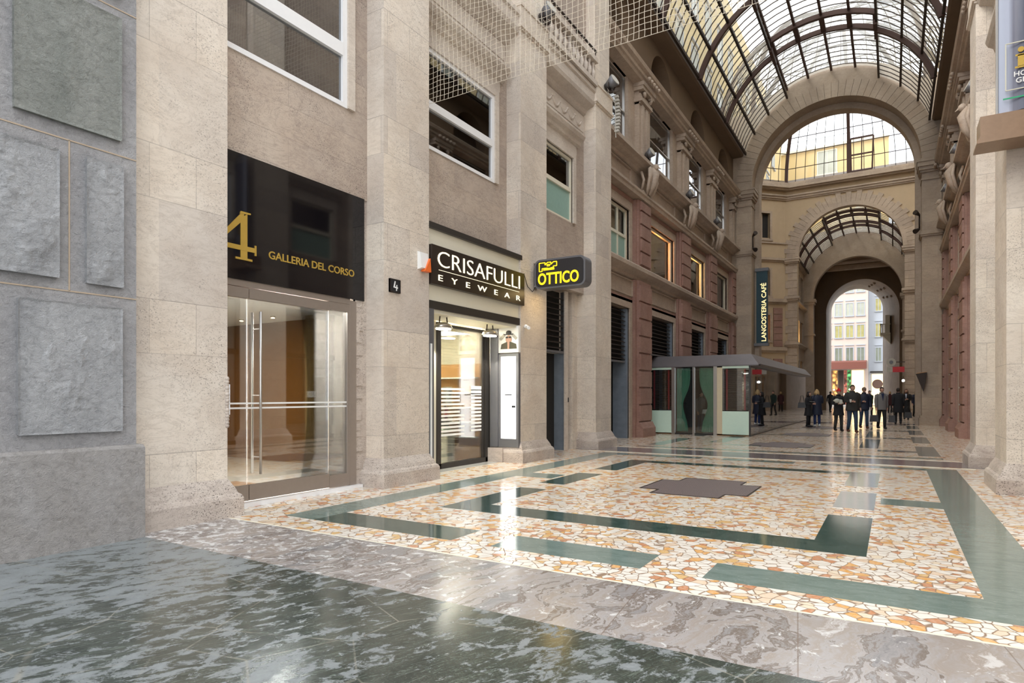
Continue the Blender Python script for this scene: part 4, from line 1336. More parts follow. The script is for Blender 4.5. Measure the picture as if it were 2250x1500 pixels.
# flat-ceilinged lobby
struct('ceiling', M().box(CX - 5, CX + 5, YI + .7, 66, 13.0, 13.2), ['plaster_dark'])
struct('trim_228', M().box(CX - 5, CX + 5, 63, 63.4, 12.6, 13.0).box(CX - 5, CX + 5, 61.3, 61.5, 12.8, 13.0), ['beige'])
struct('wall_left_30', M().box(CX - 4.1, CX - 3.7, YI + .7, 66, 0, 13), ['beige'])
struct('wall_right_30', M().box(CX + 3.7, CX + 4.1, YI + .7, 66, 0, 13), ['beige'])
# end passage: barrel drawn slightly to the left, widening upward
def passage():
    A_ = dict(c=-2.45, r=2.95, zc=9.15, y=66.0)
    B_ = dict(c=-3.30, r=2.42, zc=10.3, y=74.0)
    def sec(k, n=24):
        c_ = A_['c'] + (B_['c'] - A_['c']) * k; r_ = A_['r'] + (B_['r'] - A_['r']) * k; z_ = A_['zc'] + (B_['zc'] - A_['zc']) * k; y_ = A_['y'] + (B_['y'] - A_['y']) * k
        pts = [(c_ + r_, y_, 0)] + [(c_ + r_ * math.cos(PI * i / n), y_, z_ + r_ * math.sin(PI * i / n)) for i in range(n + 1)] + [(c_ - r_, y_, 0)]
        return pts
    m = M()
    S_ = [sec(k / 6) for k in range(7)]
    for a_, b_ in zip(S_[:-1], S_[1:]):
        for i in range(len(a_) - 1):
            m.poly([a_[i], b_[i], b_[i + 1], a_[i + 1]])
    struct('wall_passage', m, ['arch'])
    f = M().archwall(CX - 4.2, CX + 4.2, 65.9, 66.0, 0, 13.1, A_['c'], A_['zc'], A_['r'], 32)
    f.ring(A_['c'], A_['zc'], A_['r'], A_['r'] + .35, 65.75, 65.95)
    struct('wall_far_5', f, ['plaster_dark'])
    f = M().archwall(CX - 9, CX + 9, 74.0, 76.0, 0, 14, B_['c'], B_['zc'], B_['r'], 32)
    struct('wall_far_6', f, ['arch'])
    # ornaments on the soffit
    o = M()
    for k in (0.25, .5, .75):
        for an in (25, 45, 65):
            c_ = A_['c'] + (B_['c'] - A_['c']) * k; r_ = A_['r'] + (B_['r'] - A_['r']) * k - .04; z_ = A_['zc'] + (B_['zc'] - A_['zc']) * k
            o.ball((c_ + r_ * math.cos(R(an)), A_['y'] + 8 * k, z_ + r_ * math.sin(R(an))), .12, .3, .12, 8, 5)
    struct('trim_230', o, ['beige'])
passage()

# ------------------------------------------------------------------ entrance no. 4
XG = -7.05
def entrance():
    # black fascia sign
    t = thing('entrance_sign', (-7.03, 5.9, 2.88), 'glossy black sign over the glass door with gold number and street name', 'sign')
    M().box(-7.09, -7.03, 4.40, 7.12, 2.88, 4.47).build('sign_panel', 'sign_black', t)
    text_mesh('GALLERIA DEL CORSO', (-7.03, 5.37, 3.22), EY, EZ, width=1.53, height=.105, depth=.008, offset=.012).build('lettering', 'gold', t)
    # serifed numeral four drawn as strokes
    n = M()
    y0, z0, s = 4.58, 3.13, .60
    def P(a, b): return (y0 + a * s, z0 + b * s)
    for kk, poly in enumerate(([(.62, 0.0), (.78, 0.0), (.78, 1.0), (.62, .86)], [(.0, .26), (.13, .29), (.70, .86), (.70, 1.0), (.64, .99)],
                 [(.0, .20), (1.0, .20), (1.0, .30), (.0, .30)], [(.50, 0), (.90, 0), (.90, .045), (.50, .045)], [(.96, .14), (1.0, .14), (1.0, .36), (.96, .36)], [(.60, .96), (.86, .99), (.86, 1.02), (.62, 1.02)])):
        pts = [P(*q) for q in poly]
        n.prism(pts, 'x', -7.03, -7.02 + kk * .0006)
    n.build('numeral_four', 'gold', t)
    # door assembly
    d = thing('door_1', (XG, 5.8, 0), kind='structure')
    f = M()
    f.box(-7.12, XG, 6.84, 6.97, .05, 2.86).box(-7.12, XG, 4.40, 6.84, 2.80, 2.88).box(-7.12, XG, 4.4, 4.5, .05, 2.86)
    f.box(-7.11, XG - .005, 6.44, 6.84, .06, .24).box(-7.11, XG - .005, 6.44, 6.84, 2.68, 2.80).box(-7.11, XG - .005, 6.79, 6.84, .24, 2.68)
    f.build('door_frame', 'frame_steel', d)
    M().box(-7.09, -7.075, 6.45, 6.79, .24, 2.68).build('side_pane', 'glass_door', d)
    lf = M().box(-7.11, XG, 5.10, 6.43, .07, .27).box(-7.11, XG, 5.10, 6.43, 2.66, 2.79)
    M().box(-7.11, XG, 4.5, 5.085, .07, .27).box(-7.11, XG, 4.5, 5.085, 2.66, 2.79).build('fixed_leaf_rails', 'frame_steel', d)
    M().box(-7.09, -7.075, 4.5, 5.085, .27, 2.66).build('fixed_pane', 'glass_door', d)
    lfo = lf.build('door_leaf', 'frame_steel', d)
    M().box(-7.09, -7.075, 5.10, 6.43, .27, 2.66).build('leaf_pane', 'glass_door', lfo)
    for x in (-6.99, -7.16):
        h = M().tube([(x, 5.22, .40), (x, 5.22, 2.50)], .017, 10)
        for z in (.62, 1.42, 2.28): h.bar((x, 5.22, z), (-7.08, 5.22, z), .014)
        h.build('pull_handle', 'steel', lfo)
    st = M()
    for z in (1.245, 1.305): st.box(-7.074, -7.072, 4.5, 6.79, z, z + .022)
    st.build('frosted_stripe', 'white', lfo)
    struct('trim_240', M().box(-7.35, -6.98, 4.5, 7.04, 0, .05), ['white_metal'])
    # ragged mortar strip between the frame and the pillar
    m = M()
    random.seed(3)
    z = .05
    while z < 2.86:
        h = random.uniform(.04, .11)
        m.box(-7.12, XG - random.uniform(-.01, .03), 6.97, 7.03 + random.uniform(0, .09), z, z + h); z += h
    struct('trim_241', m, ['trav_rough'])
    m = M().box(-7.14, -7.07, 6.97, 7.2, 0, 4.5)
    struct('trim_242', m, ['trav_rough'])
entrance()
def hall():
    # entrance hall behind the glass
    h = M()
    h.poly([(-7.2, 7.61, 0), (-9.55, 7.61, 0), (-9.55, 7.61, 3.0), (-7.2, 7.61, 3.0)])
    struct('wall_hall_right', M().prism([(-7.12, 7.14), (-9.55, 8.44), (-9.55, 8.56), (-7.12, 7.26)], 'z', 0, 3.0), ['white_wall'])
    struct('ceiling_hall', M().box(-14, -7.15, 3.5, 9.4, 3.0, 3.1), ['white_wall'])
    struct('wall_hall_brown', M().box(-13.9, -9.9, 8.9, 9.0, 0, 3.0), ['brown_wall'])
    struct('wall_hall_olive', M().box(-9.95, -9.5, 8.46, 9.0, 0, 3.0), ['olive_wall'])
    struct('wall_hall_left', M().box(-13.9, -7.2, 3.52, 3.6, 0, 3.0), ['brown_wall'])
    struct('wall_hall_back', M().box(-13.95, -13.85, 3.5, 9.0, 0, 3.0), ['brown_wall'])
    w = thing('wall_switch', (-9.76, 8.44, 1.38), 'white wall switch on the olive wall of the entrance hall', 'switch')
    M().box(-9.86, -9.66, 8.44, 8.46, 1.38, 1.5).build('switch_plate', 'white', w); M().box(-9.79, -9.73, 8.432, 8.44, 1.41, 1.47).build('rocker', 'cream', w)
    v = thing('wall_intercom', (-10.3, 8.89, .95), 'square framed intercom panel on the brown wall of the entrance hall', 'intercom')
    M().box(-10.42, -10.24, 8.87, 8.9, .88, 1.06).build('intercom_frame', 'white', v); M().box(-10.38, -10.28, 8.86, 8.87, .91, 1.03).build('intercom_grille', 'grey_metal', v)
    mt = M().box(-9.2, -7.9, 5.1, 6.4, 0, .015)
    mt.build('door_mat', simple('brown_mat', (0.16, 0.09, 0.045), .95), label='brown door mat lying inside the glass entrance door', cat='mat')
    for k, (x, y) in enumerate(((-10.6, 8.2), (-11.6, 8.2), (-9.0, 6.0), (-8.2, 4.6))):
        s = thing('ceiling_spotlight', (x, y, 2.98), ['recessed spotlight by the brown wall, nearer the olive corner', 'recessed spotlight by the brown wall, deeper in the hall', 'recessed spotlight over the middle of the entrance hall', 'recessed spotlight just inside the left end of the glass door'][k], 'spotlight', 'spotlights in the entrance hall')
        M().tube([(x, y, 2.97), (x, y, 3.0)], .05, 12).build('spotlight_rim', 'steel', s); M().tube([(x, y, 2.962), (x, y, 2.97)], .036, 12).build('bulb', 'lamp_warm', s)
    lamp('AREA', 'hall_light', (-7.9, 6.2, 2.93), 95, (1, .97, .93), .9)
    lamp('AREA', 'hall_glow', (-11.4, 6.3, 2.9), 38, (1, .60, .22), 1.2)
hall()

def plaque():
    t = thing('house_number_plaque', (-6.69, 7.43, 3.04), 'small black house number plaque on the second stone pillar', 'plaque')
    M().box(XP, XP + .03, 7.31, 7.55, 3.03, 3.24).build('plaque_plate', 'black', t)
    n = M()
    y0, z0 = 7.385, 3.06
    def q(*p): n.prism([(y0 + a * .1, z0 + b * .15) for a, b in p], 'x', XP + .03, XP + .034 + len(n.v) * .00005)
    q((.0, .35), (.28, .33), (.50, .97), (.30, 1.0)); q((.0, .30), (1.0, .24), (1.0, .40), (.0, .44)); q((.58, .0), (.78, .0), (.86, .62), (.68, .62))
    n.build('numeral', 'white', t)
    e = M().box(XP, XP + .034, 7.31, 7.32, 3.03, 3.24).box(XP, XP + .034, 7.54, 7.55, 3.03, 3.24).box(XP, XP + .034, 7.31, 7.55, 3.03, 3.04).box(XP, XP + .034, 7.31, 7.55, 3.23, 3.24)
    e.build('plaque_rim', 'iron', t)
plaque()
def intercom():
    t = thing('intercom_box', (-6.66, 4.55, 1.19), 'steel entry intercom box fixed at the broken edge of the first travertine pillar', 'intercom')
    M().box(-6.86, -6.70, 4.55, 4.585, 1.19, 1.55).build('intercom_housing', 'white_metal', t)
    M().box(-6.85, -6.80, 4.585, 4.595, 1.24, 1.50).build('keypad', 'grey_metal', t)
    b = M()
    random.seed(5)
    for k in range(16):
        z = 1.06 + k * .037
        b.ball((-6.705, 4.545, z), .015 + random.random() * .02, .03, .03, 6, 4)
    b.build('broken_mortar', 'trav_rough', t)
intercom()
def alarm():
    t = thing('alarm_siren', (-6.6, 8.15, 3.45), 'grey and orange alarm siren box beside the eyewear shop sign', 'alarm')
    M().prism([(XP, 3.50), (XP + .09, 3.52), (XP + .06, 3.78), (XP, 3.80)], 'y', 8.0, 8.20).build('siren_cover', 'white', t)
    M().prism([(8.06, 3.47), (8.22, 3.47), (8.20, 3.70)], 'x', XP + .02, XP + .115).build('siren_lens', 'orange', t)
alarm()

# ------------------------------------------------------------------ eyewear shop
XF = -6.72
def shop():
    t = thing('shop_fascia', (XF, 9.85, 2.95), 'cream shop fascia with black rails between second and third pillar', 'fascia')
    M().box(-7.10, XF - .03, 8.3, 11.36, 3.04, 4.28).build('cream_board', 'cream', t)
    M().box(-7.10, XF + .03, 8.3, 11.40, 4.27, 4.37).build('top_rail', 'black_frame', t)
    M().box(-7.10, XF, 8.3, 11.38, 2.90, 3.04).build('lower_rail', 'black_frame', t)
    s = thing('shop_sign', (XF + .06, 9.85, 3.31), 'dark brown shop sign with lit cream lettering over the eyewear shop', 'sign')
    M().box(XF - .02, XF + .07, 8.32, 11.42, 3.31, 3.98).build('sign_board', 'sign_brown', s)
    text_mesh('CRISAFULLI', (XF + .07, 8.47, 3.63), EY, EZ, width=2.75, height=.27, depth=.012, offset=-.014).build('shop_name_lettering', 'light_letter', s)
    text_mesh('EYEWEAR', (XF + .07, 8.49, 3.385), EY, EZ, width=2.75, height=.10, depth=.012, spacing=2.6, offset=-.004).build('second_line_lettering', 'light_letter', s)
    M().box(XF + .07, XF + .076, 8.50, 11.2, 3.565, 3.572).build('rule_line', 'light_letter', s)
    # recessed shopfront
    d = thing('door_2', (-7.45, 10.3, 0), kind='structure')
    XD = -7.45
    f = M()
    f.box(XD - .06, XD + .03, 9.44, 9.56, 0, 2.82).box(XD - .06, XD + .03, 11.10, 11.26, 0, 2.9).box(XD - .06, XD + .03, 9.44, 11.2, 2.74, 2.80).box(XD - .06, XD + .03, 9.5, 11.2, .0, .10)
    f.box(XD - .03, XD + .0, 11.02, 11.1, 0, 2.8)
    f.build('shopfront_frame', 'black_frame', d)
    M().box(XD - .03, XD - .018, 9.56, 11.02, .10, 2.74).build('shopfront_pane', 'glass_door', d)
    st = M()
    random.seed(11)
    for k in range(13):
        z = .62 + k * .075
        e = 9.57 + (.82 if k not in (3, 6, 9, 10) else .66)
        st.box(XD - .017, XD - .013, 9.57, e, z, z + .042)
        st.box(XD - .017, XD - .013, 10.62, 11.0, z + (.05 if k < 11 else 0), z + .092)
    st.build('white_window_stripes', 'white', d)
    # cladding of the recess
    c = M()
    c.box(XD + .03, XF - .04, 8.3, 11.36, 2.84, 2.90)
    c.box(-7.55, -7.45, 8.46, 9.44, 0, 2.85)
    struct('trim_250', c, ['cream'])
    g = M().box(-7.12, XF, 8.32, 8.46, 0, 2.9).box(-7.4, -7.2, 11.24, 11.32, .32, 2.9)
    struct('trim_251', g, ['grey_metal'])
    struct('trim_252', M().box(-7.42, -7.05, 11.18, 11.22, 0, .30), ['trav_rough'])
    struct('trim_253', M().box(XF, XF + .012, 8.36, 8.40, .35, 2.3), ['white'])
    for k, (y, lab) in enumerate(((9.02, 'lit spotlight with folded bracket over the left part of the shop glass'), (10.55, 'lit spotlight with folded bracket over the right part of the shop glass'))):
        l = thing('spotlight', (-6.95, y, 2.72), lab, 'spotlight', 'spotlights over the shop window')
        M().tube([(-6.95, y - .1, 2.84), (-6.95, y - .12, 2.70)], .012).build('bracket', 'iron', l); M().tube([(-6.95, y + .1, 2.84), (-6.95, y + .12, 2.70)], .012).build('bracket', 'iron', l)
        M().lathe([(.10, 0), (.15, .02), (.12, .08), (.05, .12)], (-6.95, y, 2.62), 14, 1.4).build('lamp_head', 'steel', l)
        M().lathe([(.12, -.012), (.12, 0)], (-6.95, y, 2.62), 14, 1.4).build('lamp_lens', 'lamp_white', l)
        lamp('SPOT', 'shop_spot_light', (-6.95, y, 2.58), 40, (1, .95, .82), .08, rot=(0, R(6), 0), angle=R(120))
    # interior
    struct('wall_shop_back', M().box(-9.6, -9.45, 8.6, 11.88, 0, 3.2), ['cream'])
    struct('wall_shop_left', M().box(-9.45, -7.56, 8.58, 8.62, 0, 3.2), ['cream'])
    struct('wall_shop_right', M().box(-9.45, -7.5, 11.8, 11.88, 0, 3.2), ['cream'])
    struct('ceiling_shop', M().box(-9.45, -7.5, 8.6, 11.88, 3.0, 3.1), ['cream'])
    b = thing('shelf_unit', (-8.3, 11.2, 0), 'honey wood display cabinet along the far side of the eyewear shop', 'cabinet')
    M().box(-9.2, -7.55, 11.12, 11.33, 0, 2.1).build('cabinet_body', 'wood', b)
    for i in range(5):
        M().box(-9.15, -7.6, 11.0, 11.13, .5 + i * .32, .53 + i * .32).build('shelf', 'white', b)
    k = thing('shop_counter', (-8.5, 10.6, 0), 'white shop counter behind the striped glass', 'counter')
    M().box(-9.0, -8.15, 10.45, 10.8, 0, .92).build('counter_body', 'white', k)
    M().box(-9.05, -8.10, 10.40, 10.85, .92, .97).build('counter_top', 'cream', k)
    for i, (x, y, w_, h_) in enumerate(((-8.2, 10.0, .28, .5), (-8.1, 10.72, .2, .35))):
        q = thing('display_card', (x, y, 1.25), ['white display card with dark portrait hanging behind the left shop glass', 'white display card with small dark glasses behind the right shop glass'][i], 'card')
        M().box(x, x + .01, y - w_ / 2, y + w_ / 2, 1.25, 1.25 + h_).build('card_sheet', 'white', q)
        M().ball((x + .012, y + .02, 1.25 + h_ * .6), .006, w_ * .22, h_ * .2, 10, 6).build('dark_print', 'black', q)
    e = thing('display_stand', (-7.9, 10.42, 0), 'tall white tiered stand of spectacles behind the shop glass', 'stand')
    M().box(-8.0, -7.8, 10.28, 10.52, 0, .62).build('stand_base', 'white', e)
    for i in range(4): M().box(-8.02, -7.78, 10.24, 10.56, .7 + i * .22, .715 + i * .22).build('stand_shelf', 'mint', e)
    M().bar((-7.98, 10.4, .6), (-7.98, 10.4, 1.6), .03).build('stand_post', 'steel', e)
    for i in range(3):
        y = 10.32 + i * .08
        z = 1.155
        g_ = M().tube([(-7.86 + .0, y - .03, z + .025), (-7.86, y + .03, z + .025)], .004, 5)
        for s_ in (-1, 1):
            pts = [(-7.86, y + s_ * .018 + .015 * math.cos(a_ * PI / 4), z + .025 + .012 * math.sin(a_ * PI / 4)) for a_ in range(9)]
            g_.tube(pts, .003, 5, False)
        g_.build('spectacles', 'black', label=['left pair of black spectacles on the tiered white stand', 'middle pair of black spectacles on the tiered white stand', 'right pair of black spectacles on the tiered white stand'][i], cat='spectacles', group='spectacles on the display stand')
    vase = M().lathe([(.02, 0), (.03, .06), (.04, .12), (.05, .20)], (-7.88, 10.34, .936), 10, .6).tube([(-7.88, 10.34, 1.0), (-7.86, 10.30, 1.1)], .01)
    vase.build('red_figurine', 'red', label='small red figurine on the lower tier of the white display stand', cat='figurine')
    lamp('AREA', 'shop_ceiling_light', (-8.5, 10.2, 2.96), 150, (1, .90, .68), 1.6)
    lamp('AREA', 'shop_window_light', (-7.75, 10.2, 2.68), 12, (1, .95, .8), .8)
    # backlit display box on the side of the third pillar
    x = thing('lightbox_display', (-6.95, 11.28, .32), 'tall backlit white display box in grey frame on the third pillar', 'display')
    YL = 11.31
    M().box(-7.20, -6.70, YL - .05, YL + .03, .32, 2.30).build('display_housing', 'grey_metal', x)
    M().box(-7.13, -6.76, YL - .06, YL - .045, .50, 2.24).build('backlit_panel', 'screen', x)
    p = M().box(-6.86, -6.77, YL - .064, YL - .06, 1.16, 1.20).box(-7.03, -6.86, YL - .064, YL - .06, 1.42, 1.44)
    for k2 in range(3): p.box(-6.98 + k2 * .06, -6.95 + k2 * .06, YL - .064, YL - .06, 1.75, 1.757)
    p.build('small_print', 'black', x)
    y = thing('portrait_poster', (-6.95, 11.28, 2.31), 'white poster of a person in black hat and sunglasses above the lightbox', 'poster')
    M().box(-7.20, -6.70, YL - .05, YL + .03, 2.32, 2.88).build('poster_board', 'white', y)
    YP = YL - .054
    q = M().mat(0).ball((-6.94, YP, 2.60), .075, .004, .09, 16, 8)
    q.mat(1).ball((-6.94, YP - .003, 2.74), .07, .004, .05, 14, 6).box(-7.06, -6.83, YP - .006, YP - .002, 2.695, 2.715)
    q.mat(1).box(-7.01, -6.955, YP - .008, YP - .004, 2.625, 2.66).box(-6.93, -6.875, YP - .008, YP - .004, 2.625, 2.66).box(-6.96, -6.92, YP - .008, YP - .004, 2.645, 2.655)
    q.mat(2).prism([(-7.14, 2.40), (-6.74, 2.40), (-6.76, 2.50), (-6.84, 2.53), (-6.90, 2.55), (-6.98, 2.55), (-7.04, 2.53), (-7.12, 2.50)], 'y', YP - .004, YP)
    q.mat(0).prism([(-6.965, 2.40), (-6.925, 2.40), (-6.915, 2.55), (-6.97, 2.55)], 'y', YP - .007, YP - .003)
    q.mat(3).prism([(-7.18, 2.62), (-7.13, 2.58), (-7.02, 2.68), (-7.06, 2.73)], 'y', YP - .003, YP).prism([(-6.72, 2.62), (-6.77, 2.58), (-6.87, 2.68), (-6.84, 2.73)], 'y', YP - .003, YP)
    q.build('portrait_print', ['skin', 'black', simple('olive_jacket', (.10, .09, .06), .8), 'drape'], y)
    c2 = thing('security_camera', (-6.66, 11.62, 2.80), 'small white security camera on the third pillar beside the poster', 'camera')
    M().ball((-6.66, 11.50, 2.88), .045, .045, .045, 12, 8).build('camera_mount', 'white', c2)
    M().tube([(-6.63, 11.5, 2.87), (-6.52, 11.38, 2.83)], .035, 10).build('camera_body', 'white', c2)
shop()

# projecting lit oval-cornered sign
def projecting_sign():
    t = thing('projecting_sign', (-6.0, 11.95, 3.68), 'black rounded projecting sign with glowing yellow OTTICO lettering', 'sign')
    x0, x1, z0, z1, r = -6.62, -5.42, 3.70, 4.33, .13
    def rr(x0, x1, z0, z1, r, n=6):
        pts = []
        for (cx, cz, a0) in ((x1 - r, z1 - r, 0), (x0 + r, z1 - r, 90), (x0 + r, z0 + r, 180), (x1 - r, z0 + r, 270)):
            for i in range(n + 1):
                a_ = R(a0 + 90 * i / n); pts.append((cx + r * math.cos(a_), cz + r * math.sin(a_)))
        return pts
    M().prism(rr(x0, x1, z0, z1, r), 'y', 11.80, 12.12).build('sign_housing', 'grey_metal', t)
    M().prism(rr(x0 + .04, x1 - .04, z0 + .04, z1 - .04, r - .03), 'y', 11.785, 11.80).build('sign_face', simple('sign_face_dark', (.022, .02, .022), .4), t)
    text_mesh('OTTICO', (x0 + .10, 11.785, z0 + .08), EX, EZ, width=.96, height=.25, depth=.012, offset=.018).build('word_lettering', 'yellow_letter', t)
    # outlined trade mark above the word
    def seg(m, a_, b_): m.bar((a_[0], 11.78, a_[1]), (b_[0], 11.78, b_[1]), .016, .016)
    m = M(); zx = z0 + .40; xx = x0 + .13
    for poly in ([(0, -.03), (0, .15), (.14, .15), (.14, .10), (.20, .15), (.28, .15), (.28, .10), (.34, .15), (.42, .15), (.42, .06), (.34, .06), (.34, .03), (.28, .03), (.28, .0), (.20, .0), (.20, .03), (.07, .03), (.07, -.03), (0, -.03)], [(.19, .075), (.25, .075), (.25, .105), (.19, .105), (.19, .075)]):
        for p_, q_ in zip(poly[:-1], poly[1:]): seg(m, (xx + p_[0], zx + p_[1]), (xx + q_[0], zx + q_[1]))
    m.build('outlined_mark', 'yellow_letter', t)
    M().box(xx + .10, xx + .36, 11.775, 11.785, zx - .015, zx + .03).build('small_lettering_bar', 'yellow_letter', t)
    M().bar((-6.72, 11.96, 4.22), (-6.6, 11.96, 4.22), .03).bar((-6.72, 11.96, 3.80), (-6.6, 11.96, 3.80), .03).box(-6.72, -6.69, 11.9, 12.02, 3.72, 4.3).build('wall_bracket', 'steel', t)
    M().tube([(-6.68, 11.45, 4.0), (-6.68, 11.6, 3.75), (-6.67, 11.8, 3.66), (-6.66, 11.92, 3.78)], .008, 6).build('power_cable', 'black', t)
    lamp('AREA', 'sign_under_light', (-6.15, 11.96, 3.69), 3, (1, .7, .3), .5)
projecting_sign()
w = thing('wall_socket', (-7.41, 14.6, 1.28), 'small dark doorbell plate on the narrow jamb beside the slatted shutter', 'doorbell')
M().box(-7.30, -7.18, 14.60, 14.62, 1.24, 1.36).build('bell_plate', 'black', w); M().box(-7.27, -7.21, 14.594, 14.6, 1.28, 1.33).build('bell_button', 'white', w)

# ------------------------------------------------------------------ banner and its shelf on the right-hand pillar
def banner():
    t = thing('banner_shelf', (1.6, 11.1, 4.95), 'brown stone-coloured box shelf under the hotel banner', 'shelf')
    m = M().box(1.04, 2.6, 10.85, 11.3, 5.02, 5.30).prism([(1.04, 5.02), (1.0, 4.95), (1.0, 4.92), (2.6, 4.92), (2.6, 5.02)], 'y', 10.80, 11.3)
    m.build('shelf_box', simple('brown_shelf_sheet', (.30, .20, .13), .35, .3, var=.15), t)
    b = thing('vertical_banner', (1.9, 10.98, 5.34), 'tall blue-grey vertical banner with gold letter in a thin frame', 'banner')
    m = M(); n = 16; m.sm = True
    for j in range(2):
        for i in range(n + 1):
            x = 1.24 + 1.1 * i / n
            m.v.append((x, 11.0 - .07 * math.sin(PI * i / n) - .012 * math.sin(i * 1.9), 5.34 if j == 0 else 8.4))
    for i in range(n): m.face([i, i + 1, n + 2 + i, n + 1 + i])
    for j in range(2):
        for i in range(n + 1):
            x = 1.24 + 1.1 * i / n
            m.v.append((x, 11.02 - .07 * math.sin(PI * i / n) - .012 * math.sin(i * 1.9), 5.34 if j == 0 else 8.4))
    o = 2 * (n + 1)
    for i in range(n): m.face([o + i, o + n + 1 + i, o + n + 2 + i, o + i + 1])
    m.build('banner_cloth', 'banner', b)
    M().bar((1.24, 10.99, 5.34), (1.24, 10.99, 8.4), .025).bar((1.24, 11.0, 5.345), (2.34, 11.0, 5.345), .02).build('banner_pole', 'steel', b)
    Y = 10.925
    f = M().bar((1.33, Y, 5.62), (1.33, Y, 6.26), .012).bar((1.33, Y, 6.26), (2.2, Y, 6.26), .012).bar((1.33, Y, 5.62), (2.2, Y, 5.62), .012).bar((2.2, Y, 5.62), (2.2, Y, 6.26), .012)
    f.build('thin_frame', simple('pale_gold', (.62, .60, .48), .5), b)
    M().box(1.46, 1.53, Y - .008, Y, 5.92, 6.08).box(1.43, 1.56, Y - .008, Y, 5.90, 5.925).box(1.435, 1.53, Y - .008, Y, 6.065, 6.09).tube([(1.495, Y - .008, 6.15), (1.495, Y, 6.15)], .036, 14).build('gold_letter', 'gold', b)
    text_mesh('HO', (1.42, Y, 5.79), EX, EZ, height=.07, depth=.006, offset=.01).build('small_letters', 'white', b)
    text_mesh('GR', (1.44, Y, 5.70), EX, EZ, height=.07, depth=.006, offset=.01).build('small_letters', 'white', b)
    M().box(1.3, 1.6, Y, Y + .004, 5.50, 5.52).build('green_rule', simple('green_print', (.03, .35, .16), .6), b)
banner()

# ------------------------------------------------------------------ bird net hung across the gallery
def bird_net():
    m = M()
    Y = 8.42; s = .088
    random.seed(21)
    x0, x1, z0, z1 = -7.0, 1.3, 6.42, 9.9
    nx = int((x1 - x0) / s); nz = int((z1 - z0) / s)
    P = {}
    for i in range(nx + 1):
        for j in range(nz + 1):
            wx = .012 * noise.noise(Vector((i * .35, j * .25, 1.5))) * 3; wz = .010 * noise.noise(Vector((i * .3, j * .3, 7))) * 3
            P[i, j] = (x0 + i * s + wx, Y + .06 * noise.noise(Vector((i * .06, j * .06, 3))), z0 + j * s + (wz if j else 0))
    h = .0040
    def strand(pts, vert):
        b = len(m.v); k = len(pts)
        for (x, y, z) in pts:
            if vert: m.v += [(x - h, y, z), (x, y - h, z), (x + h, y, z), (x, y + h, z)]
            else: m.v += [(x, y, z - h), (x, y - h, z), (x, y, z + h), (x, y + h, z)]
        for i in range(k - 1):
            for q in range(4):
                a_ = b + i * 4 + q; c_ = b + i * 4 + (q + 1) % 4
                m.face([a_, c_, c_ + 4, a_ + 4])
    for i in range(nx + 1): strand([P[i, j] for j in range(0, nz + 1, 1)], True)
    for j in range(nz + 1): strand([P[i, j] for i in range(0, nx + 1, 1)], False)
    o = m.build('bird_net', 'net', label='pale square-mesh bird net hung across the top of the gallery entrance', cat='net', kind='stuff')
bird_net()

